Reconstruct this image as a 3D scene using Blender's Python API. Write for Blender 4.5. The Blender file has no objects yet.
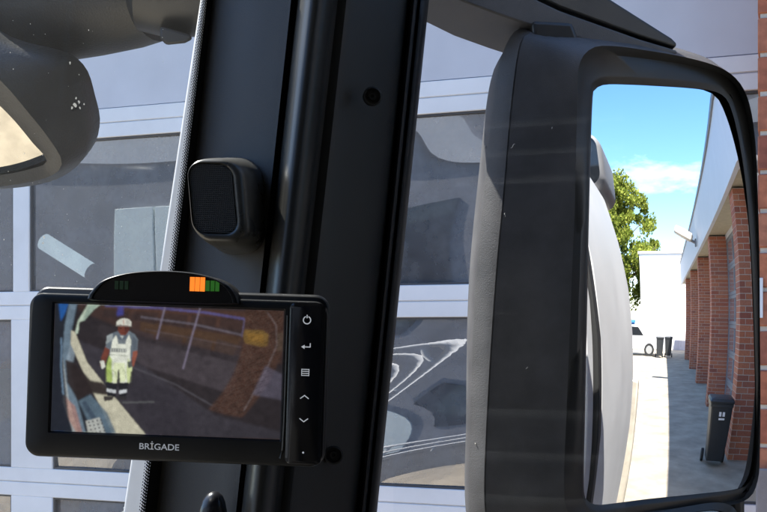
import bpy, bmesh, math, random
import numpy as np
from mathutils import Vector, Matrix
random.seed(7); rng = np.random.default_rng(7)
R_ = math.radians
sc = bpy.context.scene
C = sc.collection

# ------------------------------------------------------------------ camera
# world: truck drives towards +Y, its right side is +X, ground z = 0
EYE = Vector((0, 0, 2.05)); FPX = 1100.0; THETA = R_(20.3); HOR = 335.0
VIEW = Vector((math.cos(THETA), math.sin(THETA), 0)); RIGHT = Vector((math.sin(THETA), -math.cos(THETA), 0)); UP = Vector((0, 0, 1))
cd = bpy.data.cameras.new('camera'); cam = bpy.data.objects.new('camera', cd); C.objects.link(cam); sc.camera = cam
cam.location = EYE
cam.rotation_euler = Matrix((RIGHT, UP, -VIEW)).transposed().to_euler()
cd.sensor_width = 36; cd.lens = FPX / 767 * 36
cd.shift_y = (HOR - 256) / 767
cd.clip_start = 0.02; cd.clip_end = 2000
# ------------------------------------------------------------------ sky, sun, exposure
SUN_EL, SUN_AZ = R_(55), R_(17)           # azimuth from +Y towards +X
w = bpy.data.worlds.new('World'); sc.world = w; w.use_nodes = True
nt = w.node_tree; nt.nodes.clear()
out = nt.nodes.new('ShaderNodeOutputWorld'); bg = nt.nodes.new('ShaderNodeBackground')
sky = nt.nodes.new('ShaderNodeTexSky'); sky.sky_type = 'NISHITA'; sky.sun_disc = False
sky.sun_elevation = SUN_EL; sky.sun_rotation = SUN_AZ; sky.altitude = 50; sky.air_density = 1.0; sky.dust_density = 0.6; sky.ozone_density = 2.0
hs = nt.nodes.new('ShaderNodeHueSaturation'); hs.inputs['Saturation'].default_value = 1.24
tc = nt.nodes.new('ShaderNodeTexCoord'); mp = nt.nodes.new('ShaderNodeMapping'); mp.inputs['Scale'].default_value = (1.6, 1.6, 5.5); mp.inputs['Location'].default_value = (0.35, 0.1, 0.05)
nz = nt.nodes.new('ShaderNodeTexNoise'); nz.inputs['Scale'].default_value = 2.4; nz.inputs['Detail'].default_value = 7; nz.inputs['Roughness'].default_value = 0.58
rp = nt.nodes.new('ShaderNodeValToRGB'); rp.color_ramp.elements[0].position = 0.56; rp.color_ramp.elements[1].position = 0.84
rp.color_ramp.elements[1].color = (.75, .75, .75, 1)
mx = nt.nodes.new('ShaderNodeMix'); mx.data_type = 'RGBA'; mx.inputs['B'].default_value = (8.0, 8.4, 9.0, 1)
L = nt.links.new
L(tc.outputs['Generated'], mp.inputs[0]); L(mp.outputs[0], nz.inputs['Vector']); L(nz.outputs['Fac'], rp.inputs[0])
L(sky.outputs[0], hs.inputs['Color']); L(hs.outputs[0], mx.inputs['A']); L(rp.outputs[0], mx.inputs['Factor'])
L(mx.outputs['Result'], bg.inputs[0]); L(bg.outputs[0], out.inputs[0]); bg.inputs[1].default_value = 0.10
sl = bpy.data.lights.new('sun', 'SUN'); so = bpy.data.objects.new('sun', sl); C.objects.link(so)
sl.energy = 4.2; sl.angle = R_(0.5); sl.color = (1.0, .95, .87)
sdir = Vector((math.sin(SUN_AZ) * math.cos(SUN_EL), math.cos(SUN_AZ) * math.cos(SUN_EL), math.sin(SUN_EL)))
so.rotation_euler = sdir.to_track_quat('Z', 'Y').to_euler()
sc.view_settings.view_transform = 'Standard'; sc.view_settings.look = 'None'; sc.view_settings.exposure = 1.95; sc.view_settings.gamma = 1
sc.render.engine = 'CYCLES'
sc.cycles.max_bounces = 8; sc.cycles.transparent_max_bounces = 14; sc.cycles.glossy_bounces = 5

# ------------------------------------------------------------------ pixel helpers
def ray(x, y): return VIEW + RIGHT * ((x - 383.5) / FPX) + UP * ((HOR - y) / FPX)
def px(x, y, t): return EYE + ray(x, y) * t
def on_plane(x, y, p, n):
    d = ray(x, y); return EYE + d * ((p - EYE).dot(n) / d.dot(n))
def at_X(x, y, X): d = ray(x, y); return EYE + d * (X / d.x)

# ------------------------------------------------------------------ materials
MATS = {}
def mat(name, col, rough=.5, metal=0, spec=.5, noise=0, nscale=20, bump=0, bscale=200, emit=None, estr=1, coat=0, bdist=.002):
    if name in MATS: return MATS[name]
    m = bpy.data.materials.new(name); m.use_nodes = True; t = m.node_tree; b = t.nodes['Principled BSDF']
    b.inputs['Base Color'].default_value = (*col, 1); b.inputs['Roughness'].default_value = rough; b.inputs['Metallic'].default_value = metal
    b.inputs['Specular IOR Level'].default_value = spec; b.inputs['Coat Weight'].default_value = coat
    co = t.nodes.new('ShaderNodeTexCoord')
    if noise:
        n = t.nodes.new('ShaderNodeTexNoise'); n.inputs['Scale'].default_value = nscale; n.inputs['Detail'].default_value = 6; n.inputs['Roughness'].default_value = .6
        t.links.new(co.outputs['Object'], n.inputs['Vector'])
        r = t.nodes.new('ShaderNodeMapRange'); r.inputs[1].default_value = .3; r.inputs[2].default_value = .7; r.inputs[3].default_value = 1 - noise; r.inputs[4].default_value = 1 + noise
        t.links.new(n.outputs['Fac'], r.inputs[0])
        h = t.nodes.new('ShaderNodeHueSaturation'); h.inputs['Color'].default_value = (*col, 1); t.links.new(r.outputs[0], h.inputs['Value']); t.links.new(h.outputs[0], b.inputs['Base Color'])
        r2 = t.nodes.new('ShaderNodeMapRange'); r2.inputs[3].default_value = max(0, rough - .12); r2.inputs[4].default_value = min(1, rough + .12)
        t.links.new(n.outputs['Fac'], r2.inputs[0]); t.links.new(r2.outputs[0], b.inputs['Roughness'])
    if bump:
        n2 = t.nodes.new('ShaderNodeTexNoise'); n2.inputs['Scale'].default_value = bscale; n2.inputs['Detail'].default_value = 3
        t.links.new(co.outputs['Object'], n2.inputs['Vector'])
        bp = t.nodes.new('ShaderNodeBump'); bp.inputs['Strength'].default_value = bump; bp.inputs['Distance'].default_value = bdist
        t.links.new(n2.outputs['Fac'], bp.inputs['Height']); t.links.new(bp.outputs[0], b.inputs['Normal'])
    if emit:
        b.inputs['Emission Color'].default_value = (*emit, 1); b.inputs['Emission Strength'].default_value = estr
    MATS[name] = m; return m
def glass(name, tint=(1, 1, 1), refl=.08, dust_haze=0, dustscale=900, rough=.0, dust_haze_col=(.75, .75, .72)):
    """thin sheet: lets light straight through, mirrors a share by angle, carries some dust"""
    m = bpy.data.materials.new(name); m.use_nodes = True; t = m.node_tree; t.nodes.clear()
    o = t.nodes.new('ShaderNodeOutputMaterial'); tr = t.nodes.new('ShaderNodeBsdfTransparent'); tr.inputs[0].default_value = (*tint, 1)
    gl = t.nodes.new('ShaderNodeBsdfGlossy'); gl.inputs['Roughness'].default_value = rough; gl.inputs['Color'].default_value = (1, 1, 1, 1)
    fr = t.nodes.new('ShaderNodeLayerWeight'); fr.inputs['Blend'].default_value = .12
    ad = t.nodes.new('ShaderNodeMath'); ad.operation = 'ADD'; ad.use_clamp = True; ad.inputs[1].default_value = refl
    t.links.new(fr.outputs['Fresnel'], ad.inputs[0])
    mx = t.nodes.new('ShaderNodeMixShader'); t.links.new(ad.outputs[0], mx.inputs[0]); t.links.new(tr.outputs[0], mx.inputs[1]); t.links.new(gl.outputs[0], mx.inputs[2])
    last = mx
    if dust_haze:
        co = t.nodes.new('ShaderNodeTexCoord')
        n1 = t.nodes.new('ShaderNodeTexNoise'); n1.inputs['Scale'].default_value = 14; n1.inputs['Detail'].default_value = 5
        n2 = t.nodes.new('ShaderNodeTexVoronoi'); n2.inputs['Scale'].default_value = dustscale
        n3 = t.nodes.new('ShaderNodeTexNoise'); n3.inputs['Scale'].default_value = 60; n3.inputs['Detail'].default_value = 3
        for n in (n1, n2, n3): t.links.new(co.outputs['Object'], n.inputs['Vector'])
        r1 = t.nodes.new('ShaderNodeMapRange'); r1.inputs[1].default_value = .3; r1.inputs[2].default_value = .75; r1.inputs[3].default_value = dust_haze * .6; r1.inputs[4].default_value = dust_haze * 1.4
        t.links.new(n1.outputs['Fac'], r1.inputs[0])
        r2 = t.nodes.new('ShaderNodeMapRange'); r2.inputs[1].default_value = .10; r2.inputs[2].default_value = .06; r2.inputs[3].default_value = 0; r2.inputs[4].default_value = 1
        t.links.new(n2.outputs['Distance'], r2.inputs[0])
        r3 = t.nodes.new('ShaderNodeMapRange'); r3.inputs[1].default_value = .62; r3.inputs[2].default_value = .72; r3.inputs[3].default_value = 0; r3.inputs[4].default_value = .45
        t.links.new(n3.outputs['Fac'], r3.inputs[0])
        mu = t.nodes.new('ShaderNodeMath'); mu.operation = 'MULTIPLY'; t.links.new(r2.outputs[0], mu.inputs[0]); t.links.new(r3.outputs[0], mu.inputs[1])
        a2 = t.nodes.new('ShaderNodeMath'); a2.operation = 'ADD'; a2.use_clamp = True; t.links.new(r1.outputs[0], a2.inputs[0]); t.links.new(mu.outputs[0], a2.inputs[1])
        df = t.nodes.new('ShaderNodeBsdfDiffuse'); df.inputs[0].default_value = (*dust_haze_col, 1)
        tl = t.nodes.new('ShaderNodeBsdfTranslucent'); tl.inputs[0].default_value = (*dust_haze_col, 1)
        m3 = t.nodes.new('ShaderNodeMixShader'); m3.inputs[0].default_value = .5; t.links.new(df.outputs[0], m3.inputs[1]); t.links.new(tl.outputs[0], m3.inputs[2])
        m2 = t.nodes.new('ShaderNodeMixShader'); t.links.new(a2.outputs[0], m2.inputs[0]); t.links.new(mx.outputs[0], m2.inputs[1]); t.links.new(m3.outputs[0], m2.inputs[2]); last = m2
    t.links.new(last.outputs[0], o.inputs[0]); MATS[name] = m; return m
def brick_mat(name, cols):
    m = bpy.data.materials.new(name); m.use_nodes = True; t = m.node_tree; b = t.nodes['Principled BSDF']; b.inputs['Roughness'].default_value = .85
    oi = t.nodes.new('ShaderNodeObjectInfo'); ge = t.nodes.new('ShaderNodeNewGeometry')
    a = t.nodes.new('ShaderNodeMath'); a.operation = 'ADD'; t.links.new(oi.outputs['Random'], a.inputs[0]); t.links.new(ge.outputs['Random Per Island'], a.inputs[1])
    f = t.nodes.new('ShaderNodeMath'); f.operation = 'FRACT'; t.links.new(a.outputs[0], f.inputs[0])
    r = t.nodes.new('ShaderNodeValToRGB'); e = r.color_ramp.elements
    e[0].color = (*cols[0], 1); e[1].color = (*cols[-1], 1)
    for i, c in enumerate(cols[1:-1]): q = e.new((i + 1) / (len(cols) - 1)); q.color = (*c, 1)
    t.links.new(f.outputs[0], r.inputs[0])
    n = t.nodes.new('ShaderNodeTexNoise'); n.inputs['Scale'].default_value = 55; n.inputs['Detail'].default_value = 8
    co = t.nodes.new('ShaderNodeTexCoord'); t.links.new(co.outputs['Object'], n.inputs['Vector'])
    mr = t.nodes.new('ShaderNodeMapRange'); mr.inputs[1].default_value = .3; mr.inputs[2].default_value = .7; mr.inputs[3].default_value = .78; mr.inputs[4].default_value = 1.2
    t.links.new(n.outputs['Fac'], mr.inputs[0]); h = t.nodes.new('ShaderNodeHueSaturation'); t.links.new(r.outputs[0], h.inputs['Color']); t.links.new(mr.outputs[0], h.inputs['Value'])
    t.links.new(h.outputs[0], b.inputs['Base Color'])
    bp = t.nodes.new('ShaderNodeBump'); bp.inputs['Strength'].default_value = .5; bp.inputs['Distance'].default_value = .002; t.links.new(n.outputs['Fac'], bp.inputs['Height']); t.links.new(bp.outputs[0], b.inputs['Normal'])
    MATS[name] = m; return m
mat('pillar_plastic', (.052, .047, .041), .5, noise=.10, nscale=8, bump=.35, bscale=1400, bdist=.0006)
mat('pillar_black', (.022, .021, .019), .42, noise=.1, nscale=10, bump=.25, bscale=1200, bdist=.0005)
mat('rubber', (.008, .008, .008), .55)
mat('handle_gloss', (.012, .012, .014), .25)
mat('ridge_plastic', (.034, .033, .030), .34, noise=.1, nscale=10, bump=.2, bscale=1400, bdist=.0005)
mat('headliner', (.12, .12, .12), .9, noise=.1)
mat('mirror_plastic', (.058, .058, .060), .52, noise=.3, nscale=22, bump=.45, bscale=900, bdist=.0008)
mat('mirror_bezel', (.015, .015, .014), .38, noise=.15, nscale=25, bump=.2, bscale=1000, bdist=.0005)
mat('front_mirror_plastic', (.013, .013, .012), .42, noise=.3, nscale=14, bump=.5, bscale=500, bdist=.0008)
mat('tinted_silver', (.56, .54, .49), .02, metal=1)
mat('silver', (.93, .94, .95), 0, metal=1)
mat('white_paint', (.54, .54, .54), .42, noise=.08, nscale=5)
mat('monitor_plastic', (.006, .006, .006), .38, spec=.3, noise=.15, nscale=30, bump=.15, bscale=1500, bdist=.0003)
mat('monitor_gloss', (.006, .006, .007), .12)
mat('speaker_metal', (.075, .073, .066), .30, metal=.35, noise=.15, nscale=40)
mat('grille', (.10, .10, .098), .4, metal=.3)
mat('icon', (.6, .6, .6), .5, emit=(.75, .78, .8), estr=.08)
mat('logo', (.7, .7, .7), .4, emit=(.8, .8, .8), estr=.03)
mat('led_orange', (.5, .1, .01), .4, emit=(1, .22, .02), estr=.30)
mat('led_green', (.006, .03, .006), .4, emit=(.08, .45, .04), estr=.05)
mat('led_green_dim', (.005, .015, .005), .4, emit=(.05, .2, .03), estr=.008)
mat('door_frame', (.76, .765, .785), .45, noise=.09, nscale=3.5)
mat('door_panel', (.56, .57, .62), .5, noise=.10, nscale=2.5, bump=.05, bscale=500)
mat('gasket', (.06, .06, .065), .6)
mat('mortar', (.54, .49, .42), .95, noise=.15, nscale=40, bump=.6, bscale=300)
mat('fascia_white', (.62, .62, .64), .5, noise=.05, nscale=2)
mat('coping', (.16, .16, .17), .45, metal=.3)
mat('soffit_wood', (.45, .38, .26), .7, noise=.12, nscale=6)
mat('ground_concrete', (.35, .30, .23), .9, noise=.32, nscale=1.7, bump=.6, bscale=60, bdist=.004)
mat('concrete_plinth', (.27, .235, .225), .9, noise=.2, nscale=7, bump=.5, bscale=120)
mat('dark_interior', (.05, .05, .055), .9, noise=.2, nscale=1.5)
mat('bin_plastic', (.022, .025, .028), .45, noise=.15, nscale=12)
mat('sticker_white', (.75, .75, .75), .5)
mat('bark', (.10, .075, .05), .9, noise=.3, nscale=8)
mat('far_white', (.74, .74, .73), .6, noise=.03)
mat('tyre', (.015, .015, .015), .8)
mat('rim', (.5, .5, .5), .3, metal=.8)
mat('car_white', (.7, .7, .7), .3, coat=.5)
mat('dark_glass', (.01, .012, .015), .05)
mat('lamp_body', (.62, .56, .46), .4)
mat('hivis', (.42, .45, .10), .7)
mat('blue_paint', (.05, .22, .50), .4)
mat('guard', (.45, .41, .34), .45, metal=.2, noise=.2, nscale=9)
mat('pale_panel', (.80, .88, .86), .5, noise=.06)
mat('far_grey', (.25, .25, .27), .7, noise=.1)
mat('pod_grey', (.24, .24, .245), .4, noise=.1)
mat('lime', (.62, .61, .57), .8)
mat('hall_grey', (.22, .22, .24), .7, noise=.2, nscale=.8)
mat('dark_yard', (.055, .055, .058), .9, noise=.25, nscale=1.5, bump=.5, bscale=80)
mat('bay_door', (.20, .205, .22), .5, noise=.1, nscale=3)
mat('rust_red', (.35, .07, .03), .5)
mat('lamp_tube', (.8, .82, .82), .3)
mat('glow_tube', (.8, .82, .82), .3, emit=(.8, .95, 1), estr=.35)  # glow imitates a pale slanted reflection in the left pane
glass('windscreen_glass', (.93, .97, .985), .0, dust_haze=.017, dustscale=700)
glass('side_glass', (.96, .97, .98), .0)
glass('door_pane', (.5, .53, .56), .26, dust_haze=.29, dustscale=300, dust_haze_col=(.56, .59, .64))  # pale grey-blue haze mixed into the panes' colour
brick_mat('brick_red', [(.39, .125, .06), (.46, .16, .08), (.34, .10, .055), (.43, .17, .095), (.27, .08, .05)])

# ------------------------------------------------------------------ mesh helpers
class MB:
    def __init__(s): s.v = []; s.f = []; s.m = []
    def add(s, vs, fs, mi=0):
        o = len(s.v); s.v += [tuple(p) for p in vs]; s.f += [tuple(i + o for i in f) for f in fs]; s.m += [mi] * len(fs); return s
    def box(s, x0, x1, y0, y1, z0, z1, M=None, mi=0):
        vs = [Vector((x, y, z)) for z in (z0, z1) for y in (y0, y1) for x in (x0, x1)]
        if M: vs = [M @ p for p in vs]
        return s.add(vs, [(0, 2, 3, 1), (4, 5, 7, 6), (0, 1, 5, 4), (2, 6, 7, 3), (0, 4, 6, 2), (1, 3, 7, 5)], mi)
    def rings(s, rings, closed=True, cap0=False, cap1=False, mi=0):
        n = len(rings[0]); vs = [p for r in rings for p in r]; fs = []
        for k in range(len(rings) - 1):
            for i in range(n if closed else n - 1):
                j = (i + 1) % n; fs.append((k * n + i, k * n + j, (k + 1) * n + j, (k + 1) * n + i))
        if cap0: fs.append(tuple(range(n - 1, -1, -1)))
        if cap1: fs.append(tuple((len(rings) - 1) * n + i for i in range(n)))
        return s.add(vs, fs, mi)
    def prism(s, pts, vec, mi=0):
        vec = Vector(vec); return s.rings([[Vector(p) for p in pts], [Vector(p) + vec for p in pts]], True, True, True, mi)
    def tube(s, path, radii, n=12, caps=True, mi=0):
        path = [Vector(p) for p in path]
        if not hasattr(radii, '__len__'): radii = [radii] * len(path)
        rs = []
        ref = Vector((0, 0, 1))
        for i, p in enumerate(path):
            d = (path[min(i + 1, len(path) - 1)] - path[max(i - 1, 0)]).normalized()
            a = d.cross(ref if abs(d.dot(ref)) < .95 else Vector((1, 0, 0))).normalized(); b = d.cross(a)
            rs.append([p + (a * math.cos(2 * math.pi * k / n) + b * math.sin(2 * math.pi * k / n)) * radii[i] for k in range(n)])
        return s.rings(rs, True, caps, caps, mi)
    def build(s, name, material, parent=None, smooth=False, bevel=0, seg=2, sub=0, angle=40, fix=True):
        me = bpy.data.meshes.new(name); me.from_pydata(s.v, [], s.f); me.update()
        ms = material if isinstance(material, (list, tuple)) else [material]
        for q in ms: me.materials.append(MATS[q])
        if len(ms) > 1: me.polygons.foreach_set('material_index', s.m)
        if fix:
            bm = bmesh.new(); bm.from_mesh(me); bmesh.ops.recalc_face_normals(bm, faces=bm.faces); bm.to_mesh(me); bm.free()
        o = bpy.data.objects.new(name, me); C.objects.link(o); o.parent = parent
        if bevel:
            b = o.modifiers.new('bevel', 'BEVEL'); b.width = bevel; b.segments = seg; b.limit_method = 'ANGLE'; b.angle_limit = R_(35); b.harden_normals = False
        if sub:
            b = o.modifiers.new('subsurf', 'SUBSURF'); b.levels = sub; b.render_levels = sub
        if smooth or bevel or sub:
            me.shade_smooth()
            if not sub:
                try: me.set_sharp_from_angle(angle=R_(angle))
                except Exception: pass
        return o
def tag(o, label=None, cat=None, group=None, kind=None):
    if label: o['label'] = label
    if cat: o['category'] = cat
    if group: o['group'] = group
    if kind: o['kind'] = kind
    return o
def empty(name, loc=(0, 0, 0)):
    o = bpy.data.objects.new(name, None); C.objects.link(o); o.location = loc; o.empty_display_size = .05; return o
def child(o, parent):
    bpy.context.view_layer.update()
    o.parent = parent; o.matrix_parent_inverse = Matrix.Translation(-parent.location); return o
class Thing:
    """an Empty at the thing's base; its parts are given in world coordinates"""
    def __init__(s, name, loc, label, cat, group=None):
        s.e = empty(name, loc); tag(s.e, label, cat, group); s.loc = Vector(loc)
    def part(s, mb, name, material, parent=None, **k):
        mb.v = [tuple(Vector(p) - s.loc) for p in mb.v]
        return mb.build(name, material, parent or s.e, **k)
def resample(pts, n, closed=True):
    pts = [Vector(p).to_3d() for p in pts]
    if closed: pts = pts + [pts[0]]
    # Catmull-Rom through the points
    src = pts[:-1] if closed else pts; m = len(src); dense = []
    for i in range(m if closed else m - 1):
        if closed: p0, p1, p2, p3 = src[i - 1], src[i], src[(i + 1) % m], src[(i + 2) % m]
        else: p0, p1, p2, p3 = src[max(i - 1, 0)], src[i], src[i + 1], src[min(i + 2, m - 1)]
        for k in range(12):
            t = k / 12; dense.append(.5 * ((2 * p1) + (p2 - p0) * t + (2 * p0 - 5 * p1 + 4 * p2 - p3) * t * t + (3 * p1 - p0 - 3 * p2 + p3) * t ** 3))
    if not closed: dense.append(src[-1])
    if closed: dense.append(dense[0])
    L_ = [0]
    for a, b in zip(dense, dense[1:]): L_.append(L_[-1] + (b - a).length)
    res = []; j = 0; cnt = n if closed else n - 1
    for k in range(n):
        q = L_[-1] * k / cnt
        while j < len(L_) - 2 and L_[j + 1] < q: j += 1
        f = (q - L_[j]) / max(1e-9, L_[j + 1] - L_[j]); res.append(dense[j].lerp(dense[j + 1], f))
    return res
def rrect(x0, x1, y0, y1, r, n=6):
    p = []
    for cx, cy, a0 in ((x1 - r, y1 - r, 0), (x0 + r, y1 - r, 90), (x0 + r, y0 + r, 180), (x1 - r, y0 + r, 270)):
        for k in range(n + 1):
            a = R_(a0 + 90 * k / n); p.append((cx + r * math.cos(a), cy + r * math.sin(a)))
    return p

# ================================================================== SETTING: ground
g = MB(); g.add([(-150, -200, 0), (150, -200, 0), (150, 200, 0), (-150, 200, 0)], [(0, 1, 2, 3)])
tag(g.build('ground', 'ground_concrete'), kind='structure')

g = MB(); g.add([(-60, -120, .004), (-2.2, -120, .004), (-2.2, 90, .004), (-60, 90, .004)], [(0, 1, 2, 3)])  # unseen dark ground sheet, added so the lower panes reflect darker
tag(g.build('added_dark_yard', 'dark_yard'), kind='structure')

# ================================================================== garage building
PX, DX = 2.66, 2.97                  # pier front plane, door front plane
PIERS = [0.07, -4.05, -8.07, -13.3, -18.2, -23.4, -28.6]      # near (+Y) corner of each pier
JZ = [2.05 + (z - 2.05) * 2.97 / 2.90 for z in (0.45, 1.016, 1.58, 2.144, 2.708, 3.272, 3.836)]
PW = .5; CO = .0895; ZF0, ZF1 = 3.95, 5.15
B = Thing('garage_building', (PX, 0, 0), 'red brick garage row with grey sectional doors beside the truck', 'building')
DX2 = 3.22
def pier_bricks(y1, x0=PX, z1=ZF0, dx=DX):
    """boxes of one pier as (x0,x1,y0,y1,z0,z1); y1 = near corner"""
    res = []; k = 0; z = .012
    dep = dx + .02 - x0
    while z + CO < z1 + .02:
        za, zb = z, z + CO - .011
        if k % 2 == 0:
            for a, b in ((0, .245), (.256, .5)): res.append((x0, x0 + .115, y1 - b, y1 - a, za, zb))
            for ya, yb in ((y1 - .115, y1), (y1 - .5, y1 - .385)): res.append((x0 + .126, x0 + dep, ya, yb, za, zb))
        else:
            res.append((x0, x0 + .245, y1 - .115, y1, za, zb)); res.append((x0, x0 + .245, y1 - .5, y1 - .385, za, zb))
            res.append((x0, x0 + .115, y1 - .374, y1 - .126, za, zb))
            for ya, yb in ((y1 - .115, y1), (y1 - .5, y1 - .385)): res.append((x0 + .256, x0 + dep, ya, yb, za, zb))
        z += CO; k += 1
    return res
shared = {}
for pi, y1 in enumerate(PIERS):
    core = MB().box(PX + .005, (DX if pi == 0 else DX2) + .018, y1 - PW + .005, y1 - .005, .004, ZF0 - .002)
    c = B.part(core, 'pier', 'mortar')
    bl = pier_bricks(y1, dx=DX if pi == 0 else DX2)
    if pi == 0:
        for (x0, x1, ya, yb, za, zb) in bl:
            d = (round(x1 - x0, 3), round(yb - ya, 3), round(zb - za, 3))
            if d not in shared:
                q = MB().box(-d[0] / 2, d[0] / 2, -d[1] / 2, d[1] / 2, -d[2] / 2, d[2] / 2)
                t = q.build('brick', 'brick_red', bevel=.003, seg=1); shared[d] = t; o = t; me = t.data
            else:
                o = shared[d].copy(); C.objects.link(o)
            o.parent = c
            o.location = ((x0 + x1) / 2 - PX + random.uniform(-.0012, .0012), (ya + yb) / 2, (za + zb) / 2 + random.uniform(-.0008, .0008))
            o.rotation_euler = (random.uniform(-.004, .004), 0, random.uniform(-.003, .003))
    else:
        q = MB()
        for b in bl: q.box(*b)
        tag(B.part(q, 'brick_courses', 'brick_red', c), kind='stuff')
# walls, roof, soffit, fascia
YB, YF = -34.0, 14.0
B.part(MB().prism([(PX - .12, YB, ZF0), (PX - .12, YB, ZF1), (PX - .02, YB, ZF1), (PX - .02, YB, ZF0)], (0, YF - YB, 0)), 'fascia', 'fascia_white')
B.part(MB().box(PX - .16, PX + .1, YB - .04, YF + .04, ZF1 + .002, ZF1 + .09), 'roof_edge', 'coping', bevel=.01)
B.part(MB().box(PX - .018, DX + .40, YB, YF, ZF0 + .03, ZF0 + .05), 'soffit', 'soffit_wood')
B.part(MB().box(DX + .1, 8.0, YB, YF, ZF1 - .25, ZF1 - .05), 'roof', 'coping')
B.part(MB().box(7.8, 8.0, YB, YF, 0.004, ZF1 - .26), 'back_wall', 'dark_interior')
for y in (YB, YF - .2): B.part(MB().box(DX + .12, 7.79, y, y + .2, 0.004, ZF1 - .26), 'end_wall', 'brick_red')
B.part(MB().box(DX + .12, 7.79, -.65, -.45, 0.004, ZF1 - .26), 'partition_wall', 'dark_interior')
B.part(MB().box(DX - .004, DX + .1, -.6, YF, JZ[-1] + .002, ZF1 - .26), 'lintel', 'fascia_white')
B.part(MB().box(DX2 - .004, DX2 + .1, YB, -.61, 3.86, ZF1 - .26), 'lintel', 'fascia_white')
# rendered band on the lower pier beside the camera truck
# --- the door seen straight on: four visible sections, panes and mullions
def door_section(z0, z1, y0, y1, mull, filled=False, fb=.046):
    """frame with openings; y0<y1, mull = list of (ya, yb) stiles"""
    m = MB(); th = .04; gap = .0013
    m.box(DX + .006, DX + th - .002, y0, y1, z0 - .004, z0 + .004)
    m.box(DX, DX + th, y0, y1, z0 + gap, z0 + fb); m.box(DX, DX + th, y0, y1, z1 - fb, z1 - gap)
    for a, b in mull: m.box(DX, DX + th, a, b, z0 + fb, z1 - fb)
    s = B.part(m, 'door_section', 'door_frame', bevel=.002, seg=1)
    for (a0, a1), (b0, b1) in zip(mull, mull[1:]):
        if filled:
            B.part(MB().box(DX + .003, DX + .03, a1 + .002, b0 - .002, z0 + fb + .002, z1 - fb - .002), 'panel', 'door_panel', s); continue
        # gasket ring, then pane set 12 mm back
        ga = MB(); w_ = .006
        for q in ((a1, b0, z0 + fb, z0 + fb + w_), (a1, b0, z1 - fb - w_, z1 - fb)): ga.box(DX + .006, DX + .03, q[0], q[1], q[2], q[3])
        for q in ((a1, a1 + w_), (b0 - w_, b0)): ga.box(DX + .006, DX + .03, q[0], q[1], z0 + fb + w_, z1 - fb - w_)
        B.part(ga, 'gasket', 'gasket', s)
        if True:
            ny, nz_ = 60, 32; ph = random.uniform(0, 6); A0, A1 = ((.0004, .0001) if a0 > 1 else (.0022, .0014)) if z0 > 2.0 else (.006, .0105)
            vs = []; fs = []
            for i in range(nz_ + 1):
                for j in range(ny + 1):
                    u, v = j / ny, i / nz_
                    bow = A0 * math.sin(math.pi * u) * math.sin(math.pi * v) + A1 * math.sin(6.8 * u + ph + 2.2 * v) * math.sin(5.4 * v + ph * 1.7 + 1.5 * u)
                    vs.append((DX + .016 - bow, a1 + w_ + (b0 - a1 - 2 * w_) * u, z0 + fb + w_ + (z1 - z0 - 2 * fb - 2 * w_) * v))
            for i in range(nz_):
                for j in range(ny): a = i * (ny + 1) + j; fs.append((a, a + 1, a + ny + 2, a + ny + 1))
            B.part(MB().add(vs, fs), 'pane', 'door_pane', s, smooth=True, fix=False)
for k in range(len(JZ) - 1):
    low = JZ[k + 1] < 2.2
    ms = [(-.44, -.36), (1.17, 1.25), ((2.243, 2.407) if low else (2.334, 2.399)), (3.28, 3.36), (4.42, 4.5)]
    door_section(JZ[k], JZ[k + 1], -.44, 4.5, ms, filled=(k >= 4))
B.part(MB().box(DX, DX + .04, -.44, 4.5, .01, JZ[0] - .002), 'door_section', 'door_panel')
# pier left of that door and the other bays: simpler doors
def simple_door(y0, y1):
    m = MB()
    for k in range(6):
        z0, z1 = .01 + k * .64, .01 + (k + 1) * .64 - .006
        m.box(DX2 + .002, DX2 + .04, y0, y1, z0, z0 + .07); m.box(DX2 + .002, DX2 + .04, y0, y1, z1 - .07, z1)
        n = max(2, round((y1 - y0) / 1.1))
        for i in range(n + 1):
            yy = y0 + (y1 - y0 - .07) * i / n; m.box(DX2 + .002, DX2 + .04, yy, yy + .07, z0 + .07, z1 - .07)
    s = B.part(m, 'garage_door', 'bay_door')
    p = MB()
    for k in range(6): p.add([(DX2 + .02, y0, .08 + k * .64), (DX2 + .02, y1, .08 + k * .64), (DX2 + .02, y1, .58 + k * .64), (DX2 + .02, y0, .58 + k * .64)], [(0, 1, 2, 3)])
    B.part(p, 'door_panes', 'door_pane', s)
for a, b in zip(PIERS, PIERS[1:]): simple_door(b, a - PW)
simple_door(-33.5, PIERS[-1] - PW)
B.part(MB().box(PX, DX + .1, 4.5, YF, .004, ZF0), 'brick_wall', 'brick_red')
B.part(MB().box(PX - .014, PX - .0005, PIERS[0] - PW - .01, PIERS[0] + .004, .004, 1.745), 'plinth', 'concrete_plinth', bevel=.004)
# white number plate and jamb strip on the nearest pier
tp = Thing('sign_plate', (PX, 0, 0), 'small white plate fixed to brick pier at right of photo', 'sign')
p0, p1 = at_X(757.5, 278, PX), at_X(763, 318, PX)
tp.part(MB().box(PX - .009, PX - .0025, p1.y, p0.y + .001, p1.z, p0.z), 'plate', 'sticker_white', bevel=.001)

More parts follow.
